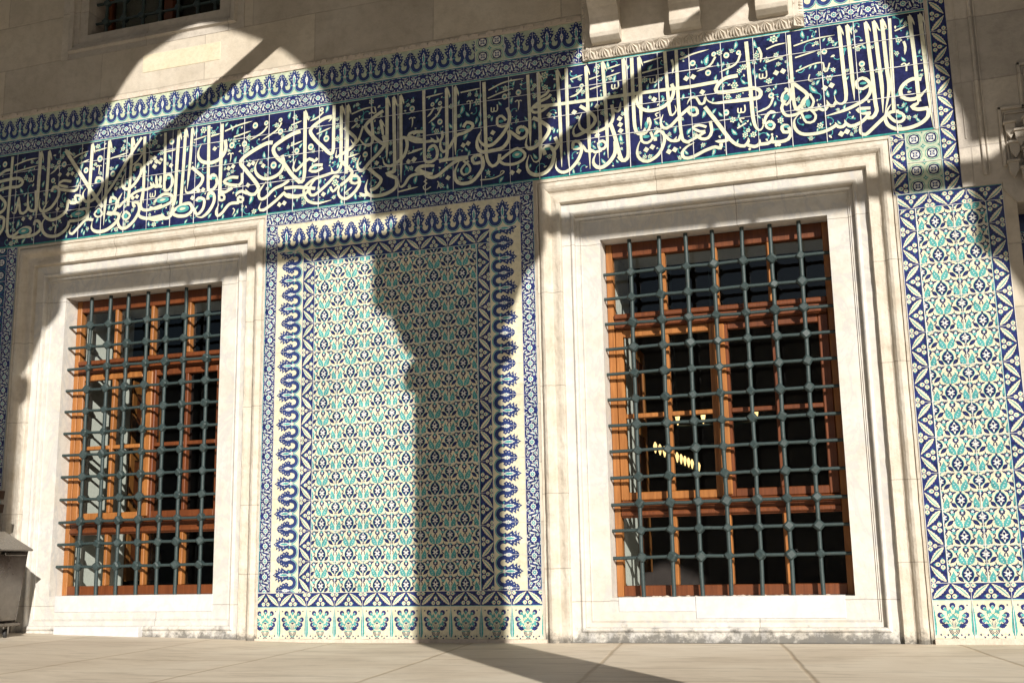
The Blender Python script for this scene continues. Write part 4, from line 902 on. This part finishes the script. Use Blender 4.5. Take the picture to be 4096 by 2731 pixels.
# sprays of flowers and leaves painted between the letters
G={}
for x,z,r in SAMP: G.setdefault((int(x//.1),int(z//.1)),[]).append((x,z,r))
def clear(x,z):
    m=9; a,c=int(x//.1),int(z//.1)
    for i in (-1,0,1):
        for k in (-1,0,1):
            for (X,Z,r) in G.get((a+i,c+k),()): m=min(m,math.hypot(X-x,Z-z)-r)
    return m
FP=Paint(-.0036,.0003); rf=random.Random(11); placed=0
def occupy(x,z,r): G.setdefault((int(x//.1),int(z//.1)),[]).append((x,z,r))
for tries in range(9000):
    x=rf.uniform(FX0+.03,FX1-.03); z=rf.uniform(FZ0+.03,FZ1-.03); c=clear(x,z)
    if c<.014: continue
    s=min(c*.95,rf.choice((.020,.027,.036))); a=rf.uniform(0,TAU); k=rf.random(); ly=placed%3
    if k<.34:
        FP.poly(star(x,z,s,s*.66,6,a),'letter',ly+1); FP.poly(star(x,z,s*.66,s*.4,6,a+.5),'green',ly+2); FP.poly(ell(x,z,s*.25,n=8),'letter',ly+3)
        FP.poly(leaf(x+s*.7*math.cos(a),z+s*.7*math.sin(a),x+s*1.7*math.cos(a+.3),z+s*1.7*math.sin(a+.3),s*.5,0,.2),'turq',ly)
        FP.poly(leaf(x+s*.7*math.cos(a+2.6),z+s*.7*math.sin(a+2.6),x+s*1.5*math.cos(a+2.8),z+s*1.5*math.sin(a+2.8),s*.45,0,.2),'turq',ly)
    elif k<.75:
        d=s*1.3; a=rf.choice((1.3,1.7,.9,2.2,4.4)); x0_,z0_=x-d*math.cos(a),z-d*math.sin(a); x1_,z1_=x+d*math.cos(a),z+d*math.sin(a)
        FP.poly(leaf(x0_,z0_,x1_,z1_,s*.95,s*.2,.3,10),'turq',ly+1); FP.poly(leaf(x0_+.2*(x1_-x0_),z0_+.2*(z1_-z0_),x1_-.2*(x1_-x0_),z1_-.2*(z1_-z0_),s*.4,s*.15,.3,6),'letter',ly+2)
    else:
        pts=[(x+s*1.6*math.cos(a+t*.55)*(t/4),z+s*1.6*math.sin(a+t*.55)*(t/4)) for t in range(1,7)]
        L,R=ribbon(pts,[.006]*6); FP.poly(L+R[::-1],'turq',ly); FP.poly(star(pts[-1][0],pts[-1][1],s*.5,s*.3,5),'turq',ly+1); FP.poly(leaf(x,z,x+s*math.cos(a),z+s*math.sin(a),s*.5),'letter',ly+2)
    occupy(x,z,s*.75); placed+=1
    if placed>900: break
FP.build('flower_sprays',fz)
P=Paint(-.0115,.0003)
for i in range(-20,24):
    X=.048+i*TL
    if FX0<X<FX1: 
        z=FZ0
        while z<FZ1:
            z2=min(FZ1,z+rf.uniform(.05,.12)); w=rf.uniform(.0016,.0040); P.rect(X-w,X+w,z,z2,'fgrout',0); z=z2
for Z in (3.953,4.182,4.410):
    x=FX0
    while x<FX1:
        x2=min(FX1,x+rf.uniform(.06,.25)); w=rf.uniform(.0014,.0034); P.rect(x,x2,Z-w,Z+w,'fgrout',1); x=x2
P.build('tile_joints',fz)
P=Paint(); MFl2=m_floral(.13/TL)
band(P,MFl2,FX0,2.50,4.618,4.752,'u',-.352); band(P,MFl2,4.20,FX1,4.618,4.752,'u',4.33); P.build('floral_band',fz)
P=Paint(); band(P,MC,FX0,1.52,4.755,5.008,'u',-.3405,TL*.998,'pale'); band(P,MC,1.78,2.50,4.755,5.008,'u',1.78,TL,'pale'); band(P,MC,4.20,FX1,4.755,5.008,'u',4.33-TL,TL,'cream')
P.rect(1.52,1.78,4.755,5.008,'pale',0); P.put(MQ,1.522,4.755,.256,'u',(1.522,1.778,4.757,5.0)); P.build('palmette_crest',fz)
vs=empty('vertical_border',(5.18,0,3.2)); tag(vs,'upright strip of blue leaf tiles closing the right end of the frieze','tile border')
P=Paint(); band(P,MBd,5.131,5.252,3.192,5.6,'r',3.42,.25); P.build('leaf_border',vs)
b=MB(); b.box(5.106,5.130,-.006,.0,3.66,5.6,.001); b.build('joint_fillet',M['mortar'],vs)
# ---------------------------------------------------------------- balcony on brackets
bal=empty('balcony',(3.34,0,4.62)); tag(bal,'stone balcony on scrolled brackets with a fan-carved lower edge, above the right window','balcony')
b=MB(); b.box(2.50,4.20,-.060,.0,4.700,5.60,.004); b.build('back_slab',M['balc'],bal)
b=MB(); b.box(2.30,4.42,-1.32,-.06,5.40,5.56,.012); b.box(2.26,4.46,-1.36,-.06,5.562,5.64,.015); b.build('floor_slab',M['balc'],bal)
b=MB(); b.box(2.34,4.38,-1.28,-1.18,5.642,6.5,.01); b.box(2.34,2.44,-1.178,-.06,5.642,6.5,.01); b.box(4.28,4.38,-1.178,-.06,5.642,6.5,.01); b.build('parapet',M['balc'],bal)
PR=[(-.058,4.665),(-.105,4.672),(-.150,4.700),(-.162,4.730),(-.150,4.790),(-.146,4.805),(-.160,4.86),(-.195,4.93),(-.245,4.985),(-.262,5.0),(-.258,5.025),(-.262,5.08),(-.30,5.17),(-.37,5.25),(-.43,5.29),(-.45,5.31),(-.62,5.335),(-.70,5.345),(-.058,5.345)]
cf=None
for cx in (2.683,3.332,4.004):
    if cf is None:
        b=MB(); b.prism(PR,'x',-.122,.122); o=cf=b.build('bracket',M['balc'],bal); bpy.context.view_layer.update()
        md=cf.modifiers.new('edge','BEVEL'); md.width=.006; md.segments=2; md.limit_method='ANGLE'
    else: o=cf.copy(); COL.objects.link(o)
    o.location=(cx,0,.055)
def fans(p0,p1,n,inward,name):
    # a sloping edge carved with radiating fans between p0 and p1 (x,z); inward points to the panel
    b=MB(); d=Vector((p1[0]-p0[0],p1[1]-p0[1])); L=d.length/n; d.normalize(); iv=Vector(inward)
    for i in range(n):
        c=Vector(p0)+d*(L*(i+.5)); ap=c+iv*.072
        ring=[]; m=10
        for k in range(m+1):
            t=-1+2*k/m; q=c+d*(t*L*.5)+iv*(.020+.045*t*t)
            ring.append((q.x,-.030 if k%2 else -.052,q.y))
        for k in range(m): b.face([(ap.x,-.066,ap.y),ring[k],ring[k+1]])
        # spandrels between the fans
        s0=c-d*(L*.5); s1=c+d*(L*.5)
        e0=s0+iv*.078; e1=s1+iv*.078
        b.face([(e0.x,-.060,e0.y),ring[0],(ap.x,-.066,ap.y)]); b.face([(ap.x,-.066,ap.y),ring[-1],(e1.x,-.060,e1.y)]); b.face([(e0.x,-.060,e0.y),(ap.x,-.066,ap.y),(e1.x,-.060,e1.y)])
        for k in range(m):
            A=ring[k];B_=ring[k+1]; q0=s0+d*(L*k/m); q1=s0+d*(L*(k+1)/m)
            b.face([A,(q0.x,-.022,q0.y),(q1.x,-.022,q1.y),B_])
            b.face([(q0.x,-.022,q0.y),(q0.x,.0,q0.y),(q1.x,.0,q1.y),(q1.x,-.022,q1.y)])
    return b.build(name,M['balc'],bal)
fans((2.465,4.622),(4.235,4.622),15,(0,1),'fan_moulding'); fans((4.235,4.622),(4.235,5.6),8,(-1,0),'fan_moulding'); fans((2.465,5.6),(2.465,4.622),8,(1,0),'fan_moulding')
# ---------------------------------------------------------------- portal pier at the right edge
pp=empty('portal_pier',(5.8,0,0)); tag(pp,'grey stone portal pier with stepped stalactite carving at the right edge','portal')
b=MB(); b.prism([(5.253,3.192),(5.518,3.192),(5.518,3.15),(5.60,3.04),(6.4,3.04),(6.4,10.4),(5.253,10.4)],'y',-.022,.30)
b.build('pier_stone',M['pier'],pp)
b=MB(); b.box(5.40,5.425,-.040,-.018,3.26,10.3,.006); b.box(5.435,5.45,-.034,-.018,3.26,10.3,.005); b.box(5.300,5.312,-.028,-.018,3.55,10.3,.003); b.build('edge_moulding',M['pier'],pp)
b=MB()
def L(pts,w,d):
    for (xa,za),(xb,zb) in zip(pts,pts[1:]):
        x_,X_=sorted((xa,xb)); z_,Z_=sorted((za,zb)); b.box(x_-w/2,X_+w/2,-.022-d,-.018,z_-w/2,Z_+w/2,.004)
L([(5.545,3.32),(5.545,3.74),(5.70,3.74),(5.70,4.06),(5.85,4.06),(5.85,4.4)],.022,.022); L([(5.575,3.32),(5.575,3.70),(5.735,3.70),(5.735,4.02),(5.90,4.02)],.012,.015)
b.build('stepped_frame',M['pier'],pp)
b=MB()
for i,(x,z) in enumerate([(5.60,3.55),(5.66,3.48),(5.72,3.56),(5.62,3.40),(5.70,3.34),(5.78,3.44),(5.76,3.70),(5.84,3.62),(5.82,3.30),(5.60,3.26),(5.68,3.20)]):
    b.prism([(x-.035,z+.06),(x+.035,z+.06),(x+.030,z),(x,z-.05),(x-.030,z)],'y',-.07-.02*(i%3),-.02)
    b.box(x-.042,x+.042,-.085-.02*(i%3),-.02,z+.061,z+.078,.003)
b.build('stalactites',M['pier'],pp)
b=MB(); b.box(6.09,6.6,-.60,1.1,0,10.4,.02); b.box(5.515,6.09,.25,.6,-.05,3.2); b.build('portal_jamb',M['pier'],pp)
# ---------------------------------------------------------------- steel cart at the left edge
ct=empty('waste_cart',(-2.9,-.6,.07)); tag(ct,'stainless steel waste cart on small black wheels at the left edge, lid sloping down','waste cart')
g0=.063
b=MB()
y0,y1=-.80,-.45
A=[(-3.390,g0+.13),(-2.515,g0+.13),(-2.428,g0+.72),(-2.695,g0+.86),(-3.390,g0+.86)]
b.prism(A,'y',y0,y1); o=b.build('bin_body',M['steel'],ct)
md=o.modifiers.new('edge','BEVEL'); md.width=.012; md.segments=2
b=MB(); b.prism([(-2.710,g0+.885),(-2.710,g0+.868),(-2.405,g0+.712),(-2.395,g0+.724)],'y',y0-.015,y1+.015); b.prism([(-3.410,g0+.885),(-3.410,g0+.868),(-2.712,g0+.868),(-2.712,g0+.885)],'y',y0-.015,y1+.015); b.build('lid',M['steel'],ct)
b=MB(); b.box(-2.422,-2.402,y0+.05,y1-.05,g0+.675,g0+.70,.004); b.build('handle',M['steel'],ct)
b=MB(); b.box(-3.410,-2.485,y0-.02,y1+.02,g0+.095,g0+.127,.006); b.build('base_frame',M['steel'],ct)
wf=None
for (x,y) in ((-2.580,y0+.05),(-2.580,y1-.05),(-3.310,y0+.05),(-3.310,y1-.05)):
    if wf is None:
        b=MB(); b.tube((-.012,0,.036-.036),(.012,0,0),.036,n=20); o=wf=b.build('wheel',M['rubber'],ct); b=MB(); b.box(-.022,-.016,-.02,.02,-.01,.062,.002); b.box(.016,.022,-.02,.02,-.01,.062,.002); b.box(-.022,.022,-.022,.022,.055,.06); fk=b.build('fork',M['steel'],wf)
    else:
        o=wf.copy(); COL.objects.link(o); f2=fk.copy(); COL.objects.link(f2); f2.parent=o
    o.location=(x,y,g0+.036); o.rotation_euler=(0,0,.5)
b=MB(); b.box(-3.310,-2.725,-.80,-.52,g0+.885,g0+1.30,.02); b.build('upper_box',M['steel'],ct)
b=MB(); 
for s in range(2):
    z=g0+1.02+.115*s; b.prism([(-2.723,z),(-2.650+.03*(1-s)*0,z+.02),(-2.640,z+.09),(-2.723,z+.11)],'y',-.78,-.54)
b.build('bracket_panel',M['steel'],ct)
# ---------------------------------------------------------------- portico in front of the wall (outside the picture; it throws the shadows)
D=6.2; LX,LZ=.677,.46; ZO=LZ*D
def col_(xc,label,grp='marble columns of the portico'):
    t=empty('portico_column',(xc,-D,0)); tag(t,label,'column',grp)
    k=1/1.2077
    b=MB(); b.lathe([(.46,gz(xc)-.02),(.46,.18),(.40,.20),(.42,.30),(.36,.36),(.33,.42),(.319,.6),(.319,2.05+ZO),(.32,2.07+ZO)],xc,-D,40); b.build('shaft',M['marble'],t)
    b=MB(); b.lathe([(.32,2.06+ZO),(.39*k,2.09+ZO),(.475*k,2.13+ZO),(.485*k,2.20+ZO),(.45*k,2.26+ZO),(.38*k,2.30+ZO),(.37*k,2.34+ZO),(.42*k,2.40+ZO),(.49*k,2.49+ZO),(.51*k,2.56+ZO),(.555*k,2.65+ZO),(.595*k,2.74+ZO),(.60*k,2.80+ZO),(.69*k,2.85+ZO),(.76*k,2.92+ZO),(.78*k,2.98+ZO)],xc,-D,16,False); b.build('capital',M['marble'],t)
    b=MB(); b.box(xc-.46,xc+.46,-D-.46,-D+.46,2.97+ZO,3.50+ZO,.01); b.build('impost',M['marble'],t)
XC=[1.327+LX*D+4.735*k for k in (-3,-2,-1,0,1,2)]
for i,xc in enumerate(XC): col_(xc,'round marble portico column outside the picture whose shadow falls across the facade')
HW=[(0,5.62),(.10,5.585),(.2,5.55),(.49,5.42),(.79,5.27),(.93,5.17),(1.06,5.05),(1.19,4.90),(1.32,4.71),(1.46,4.48),(1.57,4.27),(1.69,4.00),(1.76,3.80),(1.80,3.66),(1.81,3.50)]
ar=empty('portico_arcade',(3,-D,6)); tag(ar,'pointed stone arcade of the portico in front of the facade','arcade','portico')
TH=.30; ZS=LZ*(D+TH); ZT=12.0
prof=[(-a,z) for a,z in HW[::-1]]+HW[1:]
f=None
for k in range(len(XC)-1):
    c=(XC[k]+XC[k+1])/2
    if f is None:
        b=MB(); xs=[-2.3675]+[p[0] for p in prof]+[2.3675]; zs=[3.50]+[p[1] for p in prof]+[3.50]
        for y,fl in ((-D-TH,0),(-D+TH,1)):
            for i in range(len(xs)-1):
                q=[(xs[i],y,zs[i]+ZS),(xs[i+1],y,zs[i+1]+ZS),(xs[i+1],y,ZT),(xs[i],y,ZT)]; b.face(q if not fl else q[::-1])
        for i in range(len(xs)-1): b.face([(xs[i],-D-TH,zs[i]+ZS),(xs[i],-D+TH,zs[i]+ZS),(xs[i+1],-D+TH,zs[i+1]+ZS),(xs[i+1],-D-TH,zs[i+1]+ZS)])
        o=f=b.build('arch',M['wall'],ar,recalc=False)
    else: o=f.copy(); COL.objects.link(o)
    o.location=(c,0,0)
# tie beams along and across the portico, with little lamp hooks
bh=.066; zb=3.285+ZO
tb=None
for k in range(len(XC)-1):
    b=MB(); b.box(XC[k]+.47,XC[k+1]-.47,-D-bh,-D+bh,zb-bh,zb+bh,.004); o=b.build('tie_beam',M['redwood']); tag(o,'square timber tie beam between two portico columns','tie beam','portico tie beams')
    for hx in (2.15,2.48):
        b=MB(); b.tube((XC[k]+hx,-D,zb-bh-.14),(XC[k]+hx,-D,zb-bh),.018,.03,8); b.build('lamp_hook',M['iron'],o)
for xc in XC[:-1]:
    b=MB(); b.box(xc-bh,xc+bh,-D+.47,-.001,zb-bh,zb+bh,.004); o=b.build('tie_beam',M['redwood']); tag(o,'square timber tie beam running from a portico column to the wall','tie beam','portico cross beams')
b=MB(); b.box(XC[0],XC[-1],-D-.6,.6,ZT,ZT+.3); o=b.build('sky_blocking_roof',M['wall']); tag(o,'unseen flat roof over the portico, added to keep sky light off the wall','roof')  # unseen roof, added so the sky does not brighten the upper wall
# unseen wing added behind the photographer to cut low sky and courtyard bounce
cw=empty('light_blocking_wing',(0,-24,0)); tag(cw,'unseen low stone wing added behind the viewer to block low sky and shade the courtyard','light blocker')
b=MB(); b.box(-60,60,-32,-24,0,7.4); b.box(-60,60,-32.2,-23.7,7.4,7.6); b.build('masonry',M['wall'],cw)
# ---------------------------------------------------------------- light, sky, camera
d=Vector((-LX,1,-LZ)).normalized()  # from the sun
sun=bpy.data.lights.new('sun','SUN'); sun.energy=SUN; sun.angle=math.radians(.45); sun.color=(1,.95,.87)
so=bpy.data.objects.new('sun',sun); COL.objects.link(so); so.rotation_euler=d.to_track_quat('-Z','Y').to_euler(); so.location=(10,-20,15)
w=bpy.data.worlds.new('World'); S.world=w; w.use_nodes=True; nt=w.node_tree; bg=nt.nodes['Background']
sk=nt.nodes.new('ShaderNodeTexSky'); sk.sky_type='NISHITA'; sk.sun_disc=False; sk.sun_elevation=math.atan2(LZ,math.hypot(LX,1)); sk.sun_rotation=math.atan2(LX,-1)
nt.links.new(sk.outputs[0],bg.inputs['Color']); bg.inputs['Strength'].default_value=SKY
cam=bpy.data.cameras.new('camera'); co=bpy.data.objects.new('camera',cam); COL.objects.link(co); S.camera=co
Rm=((.9475368,.3191187,-.0183648),(-.0784824,.1765682,-.9811545),(-.3098621,.9311213,.1923500))
mx=Matrix(((Rm[0][0],-Rm[1][0],-Rm[2][0],0),(Rm[0][1],-Rm[1][1],-Rm[2][1],0),(Rm[0][2],-Rm[1][2],-Rm[2][2],0),(0,0,0,1)))
# (columns: right, up, back)
mx=Matrix(((Rm[0][0],-Rm[1][0],-(-.3098621),0),(Rm[0][1],-Rm[1][1],-.9311213,0),(Rm[0][2],-Rm[1][2],-.1923500,0),(0,0,0,1)))
co.matrix_world=Matrix.Translation((4.64355,-8.54732,.57366))@mx
cam.lens=40.254; cam.sensor_width=36; cam.clip_start=.05; cam.clip_end=500
S.view_settings.view_transform='Standard'; S.view_settings.look='None'; S.view_settings.exposure=EXPO; S.view_settings.gamma=1
S.cycles.max_bounces=8
